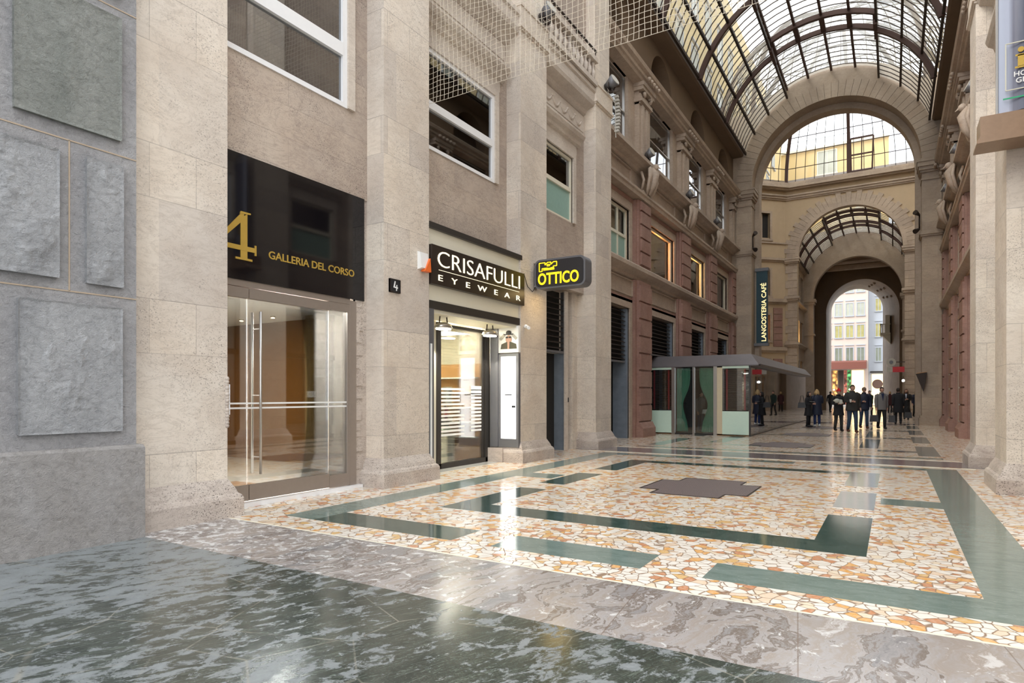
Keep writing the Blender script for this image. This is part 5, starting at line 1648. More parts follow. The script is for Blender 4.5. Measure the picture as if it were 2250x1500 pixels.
# ------------------------------------------------------------------ glass cafe pavilion
def pavilion():
    Y0, XL, XC = 22.6, -7.72, -4.2
    YE = 38.6
    t = thing('cafe_pavilion', (-5.7, 24, 0), 'low glass cafe pavilion with grey roof and mint base panels along the left wall', 'pavilion')
    # roof: sloping fascia all round
    r = M()
    pr = [(XC + .28, 2.44), (XC + .30, 2.50), (XC - .02, 2.86), (XL, 2.86), (XL, 2.44)]
    r.prism(pr, 'y', Y0 + .35, 24.6)
    r.prism([(x_ if x_ > -7.2 else -7.15, z_) for x_, z_ in pr], 'y', 24.6, 35.2)
    pr2 = [(XC + .28, 2.44), (XC + .30, 2.50), (XC - .02, 2.86), (-6.0, 2.86), (-6.0, 2.44)]
    r.prism(pr2, 'y', 35.2, YE)
    r.poly([(XL, Y0 - .05, 2.48), (XC + .29, Y0 - .05, 2.48), (XC - .02, Y0 + .35, 2.86), (XL, Y0 + .35, 2.86)])
    r.poly([(XC + .29, Y0 - .05, 2.48), (XC + .30, Y0 + .35, 2.50), (XC - .02, Y0 + .35, 2.86)])
    r.poly([(XL, Y0 + .35, 2.44), (XC + .28, Y0 + .35, 2.44), (XC + .28, Y0 - .05, 2.44), (XL, Y0 - .05, 2.44)])
    r.box(XL, XC + .29, Y0 - .05, Y0 - .03, 2.44, 2.48)
    r.build('pavilion_roof', 'roof_grey', t)
    M().box(XL, -6.86, Y0 - .01, Y0 + .08, 2.36, 2.46).box(-5.12, XC, Y0 - .01, Y0 + .08, 2.36, 2.46).build('mint_header', 'mint', t)
    for (a, b) in ((-6.92, -6.80), (-6.155, -6.085), (-5.42, -5.30)):
        M().box(a, b, Y0 - .03, Y0 + .07, 0, 2.48).build('metal_post', 'steel', t)
    M().box(XC - .03, XC + .03, Y0 - .01, Y0 + .05, 0, 2.46).build('corner_post', 'black_frame', t)
    M().box(-5.30, -5.12, Y0, Y0 + .05, .06, 2.40).build('cream_panel', simple('cream_panel', (.62, .53, .36), .5), t)
    for (a, b) in ((XL, -6.92), (-5.12, XC - .03)):
        M().box(a, b, Y0 - .01, Y0 + .05, .05, .86).build('base_panel', 'mint', t)
        M().box(a, b, Y0 + .02, Y0 + .03, .88, 2.36).build('window_pane', 'glass', t)
        bl = M()
        for k in range(22): bl.obox((a + .02, Y0 + .07, .93 + k * .065), (b - a - .04, 0, 0), (0, .03, -.036), (0, 0, .004))
        bl.build('venetian_blind', simple('dark_red_blind', (.12, .045, .03), .5), t)
        for f in (.16, .84):
            x = a + (b - a) * f
            M().box(x - .03, x + .03, Y0 + .055, Y0 + .065, .9, 2.34).build('blind_tape', 'red', t)
    # middle glazed door with curtains gathered at the sides
    M().box(-6.80, -5.42, Y0 + .02, Y0 + .03, .06, 2.42).build('door_panes', 'glass', t)
    M().box(-6.80, -5.42, Y0, Y0 + .06, 0, .06).build('door_sill', 'black_frame', t)
    def curtain(x0, x1s, name):
        m = M(); m.sm = True
        rows, cols = 20, 28
        for j in range(rows + 1):
            z = .10 + 2.3 * j / rows
            k = j / rows
            # narrowest at about a third of the height
            w_ = x1s[0] + (x1s[1] - x1s[0]) * (math.exp(-((k - .42) / .22) ** 2))
            if k > .42: w_ = x1s[2] + (w_ - x1s[0]) * (x1s[1] - x1s[2]) / (x1s[1] - x1s[0])
            for i in range(cols + 1):
                x = x0 + (w_ - x0) * i / cols
                m.v.append((x, Y0 + .16 + .03 * math.sin(i * 1.7 + .3 * math.sin(k * 5)), z))
        for j in range(rows):
            for i in range(cols):
                a = j * (cols + 1) + i; m.face([a, a + 1, a + cols + 2, a + cols + 1])
        m.build('curtain', 'curtain', t)
    curtain(-6.78, (-6.36, -6.54, -6.28), 'l')
    curtain(-5.44, (-5.88, -5.66, -5.96), 'r')
    # long side wall of bronze glass with low base
    M().box(XC - .01, XC + .01, Y0 + .05, YE, .03, 2.44).build('side_panes', 'glass_brown', t)
    M().box(XC - .02, XC + .02, Y0 + .05, YE, 0, .04).build('side_sill', 'black_frame', t)
    ms = M()
    y = Y0 + 2.2
    while y < YE:
        M().box(XC - .035, XC - .012, y - .02, y + .02, .03, 2.44).build('side_mullion', 'black_frame', t); y += 2.2
    M().box(-6.0, XC, YE - .03, YE, 0, 2.44).build('end_pane', 'glass_brown', t)
    struct('baseboard_cafe', M().box(XL, XC - .05, Y0 + .06, YE - .1, 0, .015), ['wood'])
    M().box(XL, -4.9, 25.6, 25.64, 0, 2.43).build('dark_backdrop', simple('dark_brown_backdrop', (.035, .02, .014), .6), t)  # dark sheet added to deepen the cafe interior behind the guests
    # strip lights inside
    s = M()
    s.bar((-4.75, 25.7, 2.05), (-4.55, 26.5, 2.05), .05)
    s.build('hanging_strip_light', 'lamp_white', label='white strip light hanging inside the cafe behind the bronze glass', cat='lamp', origin=(-4.65, 26.1, 2.05))
    lamp('AREA', 'cafe_light', (-5.6, 28.5, 2.4), 12, (1, .66, .3), 1.5)
    for k, (x, y) in enumerate(((-5.82, 23.35), (-5.6, 26.6), (-5.6, 29.6))):
        tb = thing('cafe_table', (x, y, 0), ['small cafe table with white cloth seen between the green curtains', 'white-clothed cafe table behind the first bronze panes', 'white-clothed cafe table deeper along the bronze glass'][k], 'table', 'cafe tables inside the pavilion')
        M().lathe([(.02, 0), (.17, .0), (.17, .02), (.025, .04), (.025, .86), (.05, .88)], (x, y, .015), 12).build('table_stand', 'white_metal', tb)
        M().lathe([(.20, 0), (.19, .05), (.17, .14), (.165, .16)], (x, y, .74), 16).build('tablecloth', 'white', tb)
pavilion()

# ------------------------------------------------------------------ vertical cafe sign on the arch pier
def blade_sign():
    t = thing('vertical_sign', (-6.1, 36.1, 4.1), 'tall dark teal blade sign with upright gold lettering on the arch pier', 'sign')
    M().box(-6.36, -5.80, 36.05, 36.30, 4.25, 8.15).build('sign_board', 'teal', t)
    M().box(-6.42, -5.74, 36.0, 36.36, 8.15, 8.32).build('sign_cap', 'grey_metal', t)
    M().box(-6.52, -5.74, 36.0, 36.36, 4.10, 4.25).build('sign_foot', 'grey_metal', t)
    tx = 'LANGOSTERIA CAF\u00c9'
    text_mesh(tx, (-5.86, 36.05, 4.35), EZ, (-1, 0, 0), width=3.15, height=.30, depth=.01, offset=.012).build('lettering', 'amber_letter', t)
    M().bar((-6.45, 36.18, 8.2), (-6.3, 36.18, 8.2), .06).build('bracket', 'iron', t)
    M().bar((-6.5, 36.18, 4.2), (-6.3, 36.18, 4.2), .06).build('bracket', 'iron', t)
blade_sign()

# ------------------------------------------------------------------ sculpted consoles, floodlights
def eagle(y, mir, lab):
    x = FX + .42
    t = thing('carved_console', (x, y, 8.3), lab, 'sculpture', 'carved consoles under the third floor', mirror=mir)
    b = M(); b.sm = True
    b.tube([(x + .02, y, 9.18), (x + .12, y, 8.95), (x + .06, y, 8.6), (x - .08, y, 8.28)], [.10, .17, .14, .07], 10)
    b.ball((x + .16, y, 9.20), .11, .09, .11, 10, 8)
    b.tube([(x + .22, y, 9.2), (x + .33, y, 9.12)], [.04, .012], 6)
    b.build('carved_body', 'beige', t, mirror=mir)
    for s in (-1, 1):
        w_ = M()
        for k in range(4):
            w_.tube([(x + .02, y + s * (.14 + k * .05), 9.2 - k * .03), (x + .08, y + s * (.24 + k * .05), 8.9 - k * .04), (x - .02, y + s * (.20 + k * .04), 8.45 - k * .02), (x - .12, y + s * .13, 8.2)], [.035, .06, .05, .02], 6)
        w_.build('carved_wing', 'beige', t, mirror=mir)
    sc = M().box(FX + .02, FX + .30, y - .42, y + .42, 8.28, 8.36).tube([(FX + .2, y - .38, 9.0), (FX + .3, y - .40, 8.7), (FX + .2, y - .34, 8.4)], .05, 6).tube([(FX + .2, y + .38, 9.0), (FX + .3, y + .40, 8.7), (FX + .2, y + .34, 8.4)], .05, 6)
    sc.build('scroll_base', 'beige', t, mirror=mir)
def floodlight(x, y, z, lab, mir=False, s=1.0):
    t = thing('floodlight', (x, y, z), lab, 'floodlight', 'dark floodlights on the cornices', mirror=mir)
    M().lathe([(.06 * s, 0), (.06 * s, .03), (.02, .04), (.02, .14 * s)], (x, y, z), 10).build('floodlight_base', 'iron', t, mirror=mir)
    h = M().tube([(x - .10 * s, y - .02, z + .18 * s), (x + .14 * s, y - .06, z + .30 * s)], [.10 * s, .17 * s], 14)
    h.build('floodlight_head', 'grey_metal', t, mirror=mir)
    M().tube([(x + .14 * s, y - .06, z + .30 * s), (x + .155 * s, y - .0625, z + .3075 * s)], .155 * s, 14).build('floodlight_lens', 'drape', t, mirror=mir)
    f = M()
    for k in range(4): f.tube([(x - .06 * s - .03 * k, y, z + .18 * s - .012 * k), (x - .07 * s - .03 * k, y - .002, z + .175 * s - .012 * k)], .13 * s, 10)
    f.bar((x, y - .16 * s, z + .1 * s), (x, y - .16 * s, z + .28 * s), .02).bar((x, y + .16 * s, z + .1 * s), (x, y + .16 * s, z + .28 * s), .02).bar((x, y - .16 * s, z + .1 * s), (x, y + .16 * s, z + .1 * s), .02)
    f.build('cooling_yoke', 'iron', t, mirror=mir)
SIDE = ('left wall', 'right wall')
ORD = ('first from the street', 'second from the street', 'third from the street')
for mir in (False, True):
    for k, y in enumerate((20.8, 25.8, 30.45)):
        eagle(y, mir, 'carved stone winged console on the %s, %s' % (SIDE[mir], ORD[k]))
        floodlight(FX + .34, y, 9.44, 'floodlight above the carved console on the %s, %s' % (SIDE[mir], ORD[k]), mir)
floodlight(-6.58, 12.3, 9.68, 'round floodlight on the capital of the third left pillar, behind the net')
floodlight(-6.58, 16.0, 9.68, 'round floodlight on the capital of the fourth left pillar')
# stacked pigeon spikes beside the floodlight on the fourth pillar
sp = M()
for k in range(11):
    sp.box(-6.63 + .0, -6.52 + .03 * math.sin(k * .28), 16.36 + .05 * math.sin(k * .3), 16.44 + .05 * math.sin(k * .3), 9.70 - k * .095, 9.76 - k * .095)
sp.bar((-6.62, 16.40, 9.76), (-6.60, 16.40, 8.6), .02)
sp.build('ridged_insulator', 'drape', label='pale ridged cable insulator hanging from the fourth left pillar', cat='insulator')

# small lamps and signs near the crossing
def small_lamp(x, y, z, lab, mt='lamp_white', s=.09):
    t = thing('wall_lamp', (x, y, z), lab, 'lamp', 'small lamps near the crossing')
    M().ball((x, y, z), s).build('globe', mt, t)
    M().bar((x, y, z + s), (x, y, z + s + .25), .03).build('lamp_stem', 'iron', t)
small_lamp(-5.85, 49.3, 2.35, 'small round glowing lamp past the far end of the cafe')
small_lamp(.62, 52.0, 2.45, 'small white glowing lamp beside the right-hand far pillars')
for mir in (False, True):
    t = thing('cornice_lamp', (CX - RA1 + .12, YA - .3, 9.3), 'dark double cornice lamp on the %s pier of the big arch' % ('right' if mir else 'left'), 'lamp', 'dark lamps on the big arch', mirror=mir)
    m_ = M().tube([(CX - RA1 + .1, YA - .25, 9.2), (CX - RA1 + .1, YA - .25, 9.9)], .035, 8).tube([(CX - RA1 + .1, YA - .25, 9.9), (CX - RA1 + .28, YA - .5, 10.0)], [.05, .12], 8)
    m_.build('lamp_arm', 'iron', t, mirror=mir)
    M().tube([(CX - RA1 + .1, YA - .25, 9.25), (CX - RA1 + .28, YA - .5, 9.1)], [.05, .12], 8).build('lamp_head', 'iron', t, mirror=mir)
t = thing('shop_sign_box', (.3, 49.7, 3.0), 'small red box sign beneath a round white sign at the crossing', 'sign')
M().box(-.02, .66, 49.55, 49.75, 2.98, 3.34).build('red_box', 'red', t)
M().box(-.36, -.02, 49.55, 49.72, 2.98, 3.34).build('white_box', 'drape', t)
t = thing('round_sign', (-.1, 49.6, 3.36), 'round grey sign with a dark ring above the red box sign', 'sign')
m_ = M(); m_.tube([(-.1, 49.58, 3.66), (-.1, 49.66, 3.66)], .28, 20); m_.build('sign_disc', 'drape', t)
m_ = M(); m_.tube([(-.1, 49.56, 3.66), (-.1, 49.58, 3.66)], .12, 16).build('dark_centre', 'grey_metal', t)
M().bar((.15, 49.62, 3.66), (.70, 49.62, 3.66), .05).build('sign_arm', 'iron', t)
t = thing('wall_sconce', (1.05, 35.1, 1.6), 'dark brown wedge-shaped sconce on the right pier of the big arch', 'sconce')
M().prism([(.92, 2.42), (1.36, 2.48), (1.30, 2.0), (1.22, 1.6)], 'y', 35.0, 35.26).build('sconce_body', 'iron', t)
M().prism([(.94, 2.43), (1.34, 2.49), (1.34, 2.52), (.94, 2.46)], 'y', 34.98, 35.28).build('sconce_rim', 'wood', t)

# balcony inside the end passage
t = thing('balcony', (-.65, 70, 7.2), 'small white balcony with tall window inside the end passage', 'balcony')
M().box(-1.05, -.2, 69.0, 71.4, 7.15, 7.35).prism([(-.9, 7.15), (-.2, 7.15), (-.2, 6.3), (-.5, 6.7)], 'y', 69.3, 71.1).build('balcony_slab', 'cream', t)
pp = M().box(-1.05, -.95, 69.0, 71.4, 8.1, 8.2).box(-1.05, -.2, 69.0, 69.08, 8.1, 8.2)
for k in range(9): pp.box(-1.03, -.97, 69.05 + k * .28, 69.15 + k * .28, 7.35, 8.1)
for k in range(3): pp.box(-.9 + k * .25, -.82 + k * .25, 69.0, 69.06, 7.35, 8.1)
pp.build('balcony_railing', 'cream', t)
M().box(-.62, -.25, 69.4, 69.5, 7.35, 8.9).box(-.62, -.25, 70.9, 71.0, 7.35, 8.9).box(-.62, -.25, 69.4, 71.0, 8.9, 9.05).build('window_surround', 'cream', t)
M().box(-.45, -.3, 69.5, 70.9, 7.4, 8.9).build('dark_pane', 'far_glass', t)

# ------------------------------------------------------------------ buildings outside
def facade_building(name, lab, x0, x1, y, z0, z1, wall, wins, axis='x', depth=4.0, sills=True, pane='far_glass', frame='grey_wall', face=-1, extra=None):
    """plain block; wins = list of (u0, u1, z0, z1, pane) on the face that looks towards the gallery"""
    def B(m, u0, u1, d0, d1, za, zb):
        if axis == 'x': m.box(u0, u1, y - face * d0 if False else y + face * -d0, y + face * -d1, za, zb)
        else: m.box(y + face * -d0, y + face * -d1, u0, u1, za, zb)
        return m
    cx = (x0 + x1) / 2
    t = thing(name, (cx, y, z0) if axis == 'x' else (y, cx, z0), lab, 'building')
    m = M(); B(m, x0, x1, 0, depth, z0, z1)
    for (u0, u1, a, b, pn) in wins:
        pass
    m.build('wall', wall, t)
    for (u0, u1, a, b, pn) in wins:
        f = M()
        fw = .09
        B(f, u0 - fw, u0, -.06, .02, a, b); B(f, u1, u1 + fw, -.06, .02, a, b); B(f, u0 - fw, u1 + fw, -.06, .02, b, b + fw)
        if sills:
            B(f, u0 - .15, u1 + .15, -.16, .02, a - .12, a)
            B(f, u0 - .12, u1 + .12, -.12, .02, b + .32, b + .42)
        B(f, (u0 + u1) / 2 - .03, (u0 + u1) / 2 + .03, -.03, .02, a, b)
        w_ = f.build('window', frame, t)
        p = M(); B(p, u0, u1, -.015, .02, a, b)
        p.build('pane', pn, w_)
    if extra: extra(t, B)
    return t
MAT['blind_grey'] = simple('grey_green_blind', (.40, .42, .36), .6, var=.3, scale=1)
random.seed(4)
wl = []
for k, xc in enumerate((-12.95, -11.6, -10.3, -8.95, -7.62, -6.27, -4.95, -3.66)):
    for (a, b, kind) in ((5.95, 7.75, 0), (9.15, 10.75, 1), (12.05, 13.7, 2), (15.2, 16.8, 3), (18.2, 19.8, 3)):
        wl.append((xc - .40, xc + .40, a, b, 'far_glass' if kind == 0 else random.choice(['far_glass_yellow', 'blind_grey', 'far_glass_yellow'])))
def awning(t, B):
    m = M().prism([(94.95, 6.05), (92.6, 5.75), (92.6, 4.85), (94.95, 4.95)], 'x', -12, -2.95)
    m.build('awning', 'awning', t)
    M().box(-12, -3.0, 94.2, 94.98, 0, .15).build('shop_step', 'granite', t)
    for k, (u0, u1, mt) in enumerate(((-7.6, -7.1, 'shop_red'), (-7.0, -6.4, 'shop_orange'), (-6.3, -5.7, 'shop_dark'), (-5.6, -5.3, 'shop_red'), (-5.2, -4.8, 'shop_green'), (-4.7, -3.3, 'shop_cream'), (-9.5, -7.7, 'shop_orange'))):
        w_ = M().box(u0, u1, 94.9, 95.0, .1, 4.75).build('shop_window', mt, t)
    for k in range(6):
        M().ball((-7.4 + k * .62, 94.4, 1.7 + .5 * math.sin(k * 2)), .10).build('bulb', 'lamp_warm', t)
MAT['shop_red'] = display('lit_red_display', (.35, .05, .02), .9); MAT['shop_orange'] = display('lit_orange_display', (.9, .35, .06), 1.2)
MAT['shop_dark'] = simple('dark_display', (.05, .03, .02), .5); MAT['shop_green'] = display('lit_green_display', (.04, .4, .08), .8); MAT['shop_cream'] = emit('lit_cream_display', (1, .72, .36), .9)
facade_building('street_building', 'pale pink office building with rows of windows seen through the end arch', -16, -2.80, 95, 0, 24, 'pink_wall', wl, extra=awning)
wl = [(-1.95, -1.35, a, b, p) for a, b, p in ((5.95, 7.7, 'far_glass'), (9.2, 10.9, 'far_glass_yellow'), (12.6, 14.2, 'far_glass_yellow'), (15.8, 17.4, 'far_glass_yellow'))] + [(.6, 1.3, a, b, 'far_glass') for a, b in ((5.95, 7.7), (9.2, 10.9), (12.6, 14.2))]
def shop2(t, B):
    M().box(-2.6, -.9, 95.7, 95.9, 4.4, 4.6).build('shop_lintel', 'black_frame', t)
    M().box(-2.4, -.9, 95.88, 95.98, .1, 4.2).build('shop_window', 'shop_cream', t)
    M().tube([(-1.75, 95.82, 2.9), (-1.75, 95.87, 2.9)], .62, 24).build('round_emblem', simple('brown_disc', (.14, .08, .06), .6), t)
    M().prism([(-2.7, 1.6), (-.6, 2.0), (-.6, 2.1), (-2.7, 1.75)], 'y', 93.6, 95.0).build('small_canopy', 'white', t)
facade_building('street_building', 'pale grey building at the right edge of the end arch', -2.78, 8, 96, 0, 22, 'grey_wall', wl, extra=shop2)
# yellow house behind the cupola
wl = [(-6.85, -5.10, 24.9, 27.3, 'blind_grey'), (-12.6, -10.9, 24.9, 27.3, 'blind_grey'), (-6.85, -5.10, 20.9, 23.3, 'blind_grey'), (-3.2, -1.6, 20.9, 23.3, 'blind_grey'), (-12.6, -10.9, 20.9, 23.3, 'blind_grey')]
def terrace(t, B):
    M().box(-14, -.3, 73.7, 74.3, 27.65, 27.9).build('roof_cornice', 'cream', t)
    m = M()
    for k in range(28): m.bar((-13.8 + k * .5, 74.0, 27.9), (-13.8 + k * .5, 74.0, 28.8), .05)
    m.bar((-14, 74, 28.8), (-.3, 74, 28.8), .07)
    m.build('terrace_railing', 'grey_wall', t)
facade_building('yellow_house', 'yellow rendered house with a roof terrace behind the glass cupola', -14, -.36, 74.0, 14, 27.7, 'yellow_wall', wl, depth=1.9, extra=terrace, frame='cream')
wl = [(u, u + 1.3, z, z + 2.2, random.choice(['far_glass', 'blind_grey'])) for u in [18 + 3.2 * k for k in range(16)] for z in (16.2, 20.0, 24.0)]
facade_building('courtyard_house', 'yellow courtyard house seen through the left panes of the vault', 14, 72, -10.2, 13, 30, 'yellow_wall', wl, axis='y', face=1, frame='grey_wall')
wl = [(u, u + 1.3, z, z + 2.2, random.choice(['far_glass', 'blind_grey'])) for u in [16 + 3.3 * k for k in range(15)] for z in (16.4, 20.2)]
facade_building('courtyard_house', 'yellow courtyard house seen through the right panes of the vault', 14, 66, 5.9, 13, 25, 'yellow_wall', wl, axis='y', face=-1, frame='grey_wall')

# ------------------------------------------------------------------ people
def skin_surface(nodes, edges, root, levels=1):
    """grow one continuous surface round a skeleton; nodes: name -> (co, r or (rx, ry))"""
    names = list(nodes); ix = {n: i for i, n in enumerate(names)}
    me = D.meshes.new('skeleton')
    me.from_pydata([nodes[n][0] for n in names], [(ix[a], ix[b]) for a, b in edges], [])
    ob = D.objects.new('skeleton_tmp', me); COL.objects.link(ob)
    ob.modifiers.new('Skin', 'SKIN')
    if not me.skin_vertices: me.attributes.new('skin', 'FLOAT', 'POINT')
    sv = me.skin_vertices[0].data
    for n in names:
        r = nodes[n][1]
        sv[ix[n]].radius = r if hasattr(r, '__len__') else (r, r)
        sv[ix[n]].use_root = (n == root)
    s = ob.modifiers.new('Sub', 'SUBSURF'); s.levels = levels; s.render_levels = levels
    bpy.context.view_layer.update()
    ev = D.meshes.new_from_object(ob.evaluated_get(bpy.context.evaluated_depsgraph_get()))
    m = M(); m.sm = True
    m.v = [tuple(v.co) for v in ev.vertices]
    for p in ev.polygons: m.face(list(p.vertices))
    D.objects.remove(ob); D.meshes.remove(ev); D.meshes.remove(me)
    return m

def person(x, y, h, rot, label, coat, legs, hair, pose='walk', coat_len=.86, hairstyle='short', shoes='black', shirt=None, hold=None, swing=.16, bag=None, wide=1.0, group='people walking in the gallery', seated=False):
    t = thing('person', (0, 0, 0), label, 'person', group)
    k = h / 1.75
    PW[t.name] = Vector((0, 0, 0))
    sw = swing if pose == 'walk' else .02
    j = {}
    hipz = .93
    j['hipL'] = (.085, 0, .92); j['hipR'] = (-.085, 0, .92)
    j['kneeL'] = (.095, -sw * .55, .50); j['ankL'] = (.10, -sw * .7 + .02, .085)
    j['kneeR'] = (-.095, -.02 + sw * .25, .50); j['ankR'] = (-.10, sw * 1.0, .10)
    j['pel'] = (0, 0, .97); j['waist'] = (0, -.005, 1.12); j['chest'] = (0, -.01, 1.30); j['coll'] = (0, .0, 1.43); j['neck'] = (0, -.01, 1.52); j['skull'] = (0, -.025, 1.60)
    j['shL'] = (.175, 0, 1.41); j['shR'] = (-.175, 0, 1.41)
    if hold:
        j['elL'] = (.23, .02, 1.14); j['wrL'] = (.09, -.24, 1.16); j['elR'] = (-.23, .02, 1.14); j['wrR'] = (-.09, -.24, 1.14)
        if hold == 'one': j['elL'] = (.23, .05, 1.13); j['wrL'] = (.25, -.06, .90)
    else:
        j['elL'] = (.225, .04 + sw * .3, 1.13); j['wrL'] = (.235, -.03 + sw * .7, .88); j['elR'] = (-.225, .03 - sw * .3, 1.13); j['wrR'] = (-.235, -.05 - sw * .5, .88)
        if pose == 'pocket': j['wrL'] = (.16, -.10, .95); j['wrR'] = (-.16, -.10, .95); j['elL'] = (.27, .06, 1.15); j['elR'] = (-.27, .06, 1.15)
    rad = dict(hipL=.085, hipR=.085, kneeL=.055, kneeR=.055, ankL=.030, ankR=.030, pel=(.13, .10), waist=(.125, .09), chest=(.13, .085), coll=(.08, .055), neck=.050, skull=.05,
               shL=.042, shR=.042, elL=.036, elR=.036, wrL=.026, wrR=.026)
    S = lambda p: (p[0] * k, p[1] * k, p[2] * k)
    nodes = {n: (S(j[n]), tuple(q * k for q in rad[n]) if hasattr(rad[n], '__len__') else rad[n] * k) for n in rad}
    edges = [('pel', 'waist'), ('waist', 'chest'), ('chest', 'coll'), ('coll', 'neck'), ('neck', 'skull'), ('pel', 'hipL'), ('pel', 'hipR'), ('hipL', 'kneeL'), ('kneeL', 'ankL'), ('hipR', 'kneeR'), ('kneeR', 'ankR'),
             ('coll', 'shL'), ('coll', 'shR'), ('shL', 'elL'), ('elL', 'wrL'), ('shR', 'elR'), ('elR', 'wrR')]
    # feet and hands with separate fingers
    for s in 'LR':
        sg = 1 if s == 'L' else -1
        a = Vector(j['ank' + s])
        nodes['toe' + s] = (S(a + Vector((.01 * sg, -.10, -.045))), .020 * k); edges.append(('ank' + s, 'toe' + s))
        w = Vector(j['wr' + s]); e = Vector(j['el' + s]); d = (w - e).normalized()
        side = Vector((0, -1, 0)) if abs(d.z) > .7 else Vector((0, 0, 1))
        side = (side - d * side.dot(d)).normalized(); nrm = d.cross(side)
        nodes['palm' + s] = (S(w + d * .06), (.032 * k, .018 * k)); edges.append(('wr' + s, 'palm' + s))
        for q, (off, ln) in enumerate(((-.027, .060), (-.009, .072), (.009, .068), (.026, .052))):
            b = w + d * .085 + side * off
            c1 = b + d * ln * .5 + nrm * .006 * sg; c2 = b + d * ln * .85 + nrm * .028 * sg
            nodes['f%d%s' % (q, s)] = (S(c1), .0085 * k); nodes['g%d%s' % (q, s)] = (S(c2), .0075 * k)
            edges += [('palm' + s, 'f%d%s' % (q, s)), ('f%d%s' % (q, s), 'g%d%s' % (q, s))]
        nodes['th' + s] = (S(w + d * .05 + side * .045), .010 * k); nodes['ti' + s] = (S(w + d * .09 + side * .058 + nrm * .012 * sg), .008 * k)
        edges += [('wr' + s, 'th' + s), ('th' + s, 'ti' + s)]
    body = skin_surface(nodes, edges, 'pel')
    # head: skull, jaw, nose, ears in the same mesh
    hc = Vector(S((0, -.03, 1.632)))
    def hf(p):
        x_, y_, z_ = p
        if z_ < 0: f = 1 - .30 * min(1, -z_) ** 1.3; x_ *= f; y_ *= (1 - .12 * -z_)
        if y_ < -.75 and abs(x_) < .35 and -.42 < z_ < .12: y_ -= .22 * (1 - abs(x_) / .35) * (.12 - z_) / .54
        if y_ < -.6 and -.78 < z_ < -.5: y_ -= .05
        if y_ < -.5 and .1 < z_ < .32: y_ -= .03
        return (x_, y_, z_)
    hd = M().ball(hc, .074 * k, .094 * k, .115 * k, 20, 16, hf)
    for sg in (-1, 1):
        hd.ball(hc + Vector((sg * .075 * k, .01 * k, -.005 * k)), .012 * k, .02 * k, .03 * k, 8, 6)
    body.add(hd)
    body.cur = 1
    for sg in (-1, 1): body.ball(hc + Vector((sg * .028 * k, -.083 * k, .012 * k)), .011 * k, .008 * k, .007 * k, 6, 5)
    body.cur = 2
    body.ball(hc + Vector((0, -.080 * k, -.062 * k)), .020 * k, .008 * k, .005 * k, 8, 4)
    body.build('body', ['skin', 'black', 'lip'], t)
    # trousers and shoes
    tr = M()
    for s in 'LR':
        sg = 1 if s == 'L' else -1
        hp = Vector(j['hip' + s]); kn = Vector(j['knee' + s]); an = Vector(j['ank' + s])
        pts = [hp + Vector((0, 0, .08)), hp - Vector((0, 0, .10)), hp.lerp(kn, .6), kn, kn.lerp(an, .5), an + Vector((0, 0, .015))]
        tr.tube([S(p) for p in pts], [.10 * k, .098 * k, .080 * k, .066 * k, .062 * k, .055 * k], 12)
    tr.ball(S((0, 0, .95)), .165 * k, .115 * k, .12 * k, 14, 8)
    tr.build('trousers', legs, t)
    for s in 'LR':
        a = Vector(j['ank' + s]); z0 = a.z - .085
        sh = M()
        sh.ball(S((a.x, a.y - .055, z0 + .05)), .052 * k, .145 * k, .055 * k, 12, 8, lambda p: (p[0], p[1], max(p[2], -.9)))
        sh.tube([S((a.x, a.y + .01, z0 + .05)), S((a.x, a.y + .01, z0 + .13))], [.05 * k, .045 * k], 10)
        sh.build('shoe', shoes, t)
    # coat: lofted body, sleeves
    ct = M(); ct.sm = True
    flare = .03 if coat_len < .7 else 0
    w_ = wide
    secs = [(coat_len, .185 + flare, .145 + flare), (coat_len + .02, .19 + flare, .15 + flare), ((coat_len + 1.02) / 2, .185, .14), (1.02, .178, .132), (1.14, .172, .128), (1.27, .19, .138), (1.37, .195, .125), (1.43, .165, .105), (1.475, .095, .08), (1.50, .068, .066)]
    b0 = len(ct.v); n = 20
    for z, rx, ry in secs:
        for i in range(n):
            a = 2 * PI * i / n
            ct.v.append(S((rx * w_ * math.cos(a), ry * w_ * math.sin(a) - .005, z)))
    for r_ in range(len(secs) - 1):
        for i in range(n):
            a = b0 + r_ * n + i; b = b0 + r_ * n + (i + 1) % n
            ct.face([a, b, b + n, a + n])
    ct.sm = False
    ct.face([b0 + i for i in range(n)][::-1])
    for s in 'LR':
        sh_, el, wr = (Vector(j[q + s]) for q in ('sh', 'el', 'wr'))
        sg = 1 if s == 'L' else -1
        ct.tube([S(sh_ + Vector((-.05 * sg, 0, .0))), S(sh_ + Vector((.012 * sg, 0, -.02))), S(sh_.lerp(el, .5) + Vector((.012 * sg, 0, 0))), S(el), S(el.lerp(wr, .5)), S(wr - (wr - el).normalized() * .01)], [.075 * k * w_, .074 * k * w_, .066 * k * w_, .058 * k, .052 * k, .045 * k], 12)
    # collar
    ct.lathe([(.062 * k, 0), (.080 * k, .0), (.088 * k, .06 * k), (.070 * k, .07 * k)], S((0, -.008, 1.465)), 14, 1.05)
    ct.build('coat', coat, t)
    if shirt:
        fm = M().prism([(-.05 * k, 1.48 * k), (.05 * k, 1.48 * k), (.0, 1.18 * k)], 'y', -.155 * k, -.10 * k)
        fm.build('shirt', shirt, t)
    # hair or hat
    hm = M()
    def hairf(p):
        x_, y_, z_ = p
        if y_ < -.15 and z_ < .42: y_ = max(y_, -.15 - max(0, z_ - .18) * 3.2)
        return (x_, y_, max(z_, -.62))
    def beret(p): return (p[0], p[1], max(p[2], .05))
    hh = hc + Vector((0, .006 * k, .010 * k))
    if hairstyle in ('short', 'long', 'bob'):
        hm.ball(hh, .084 * k, .104 * k, .122 * k, 16, 12, hairf)
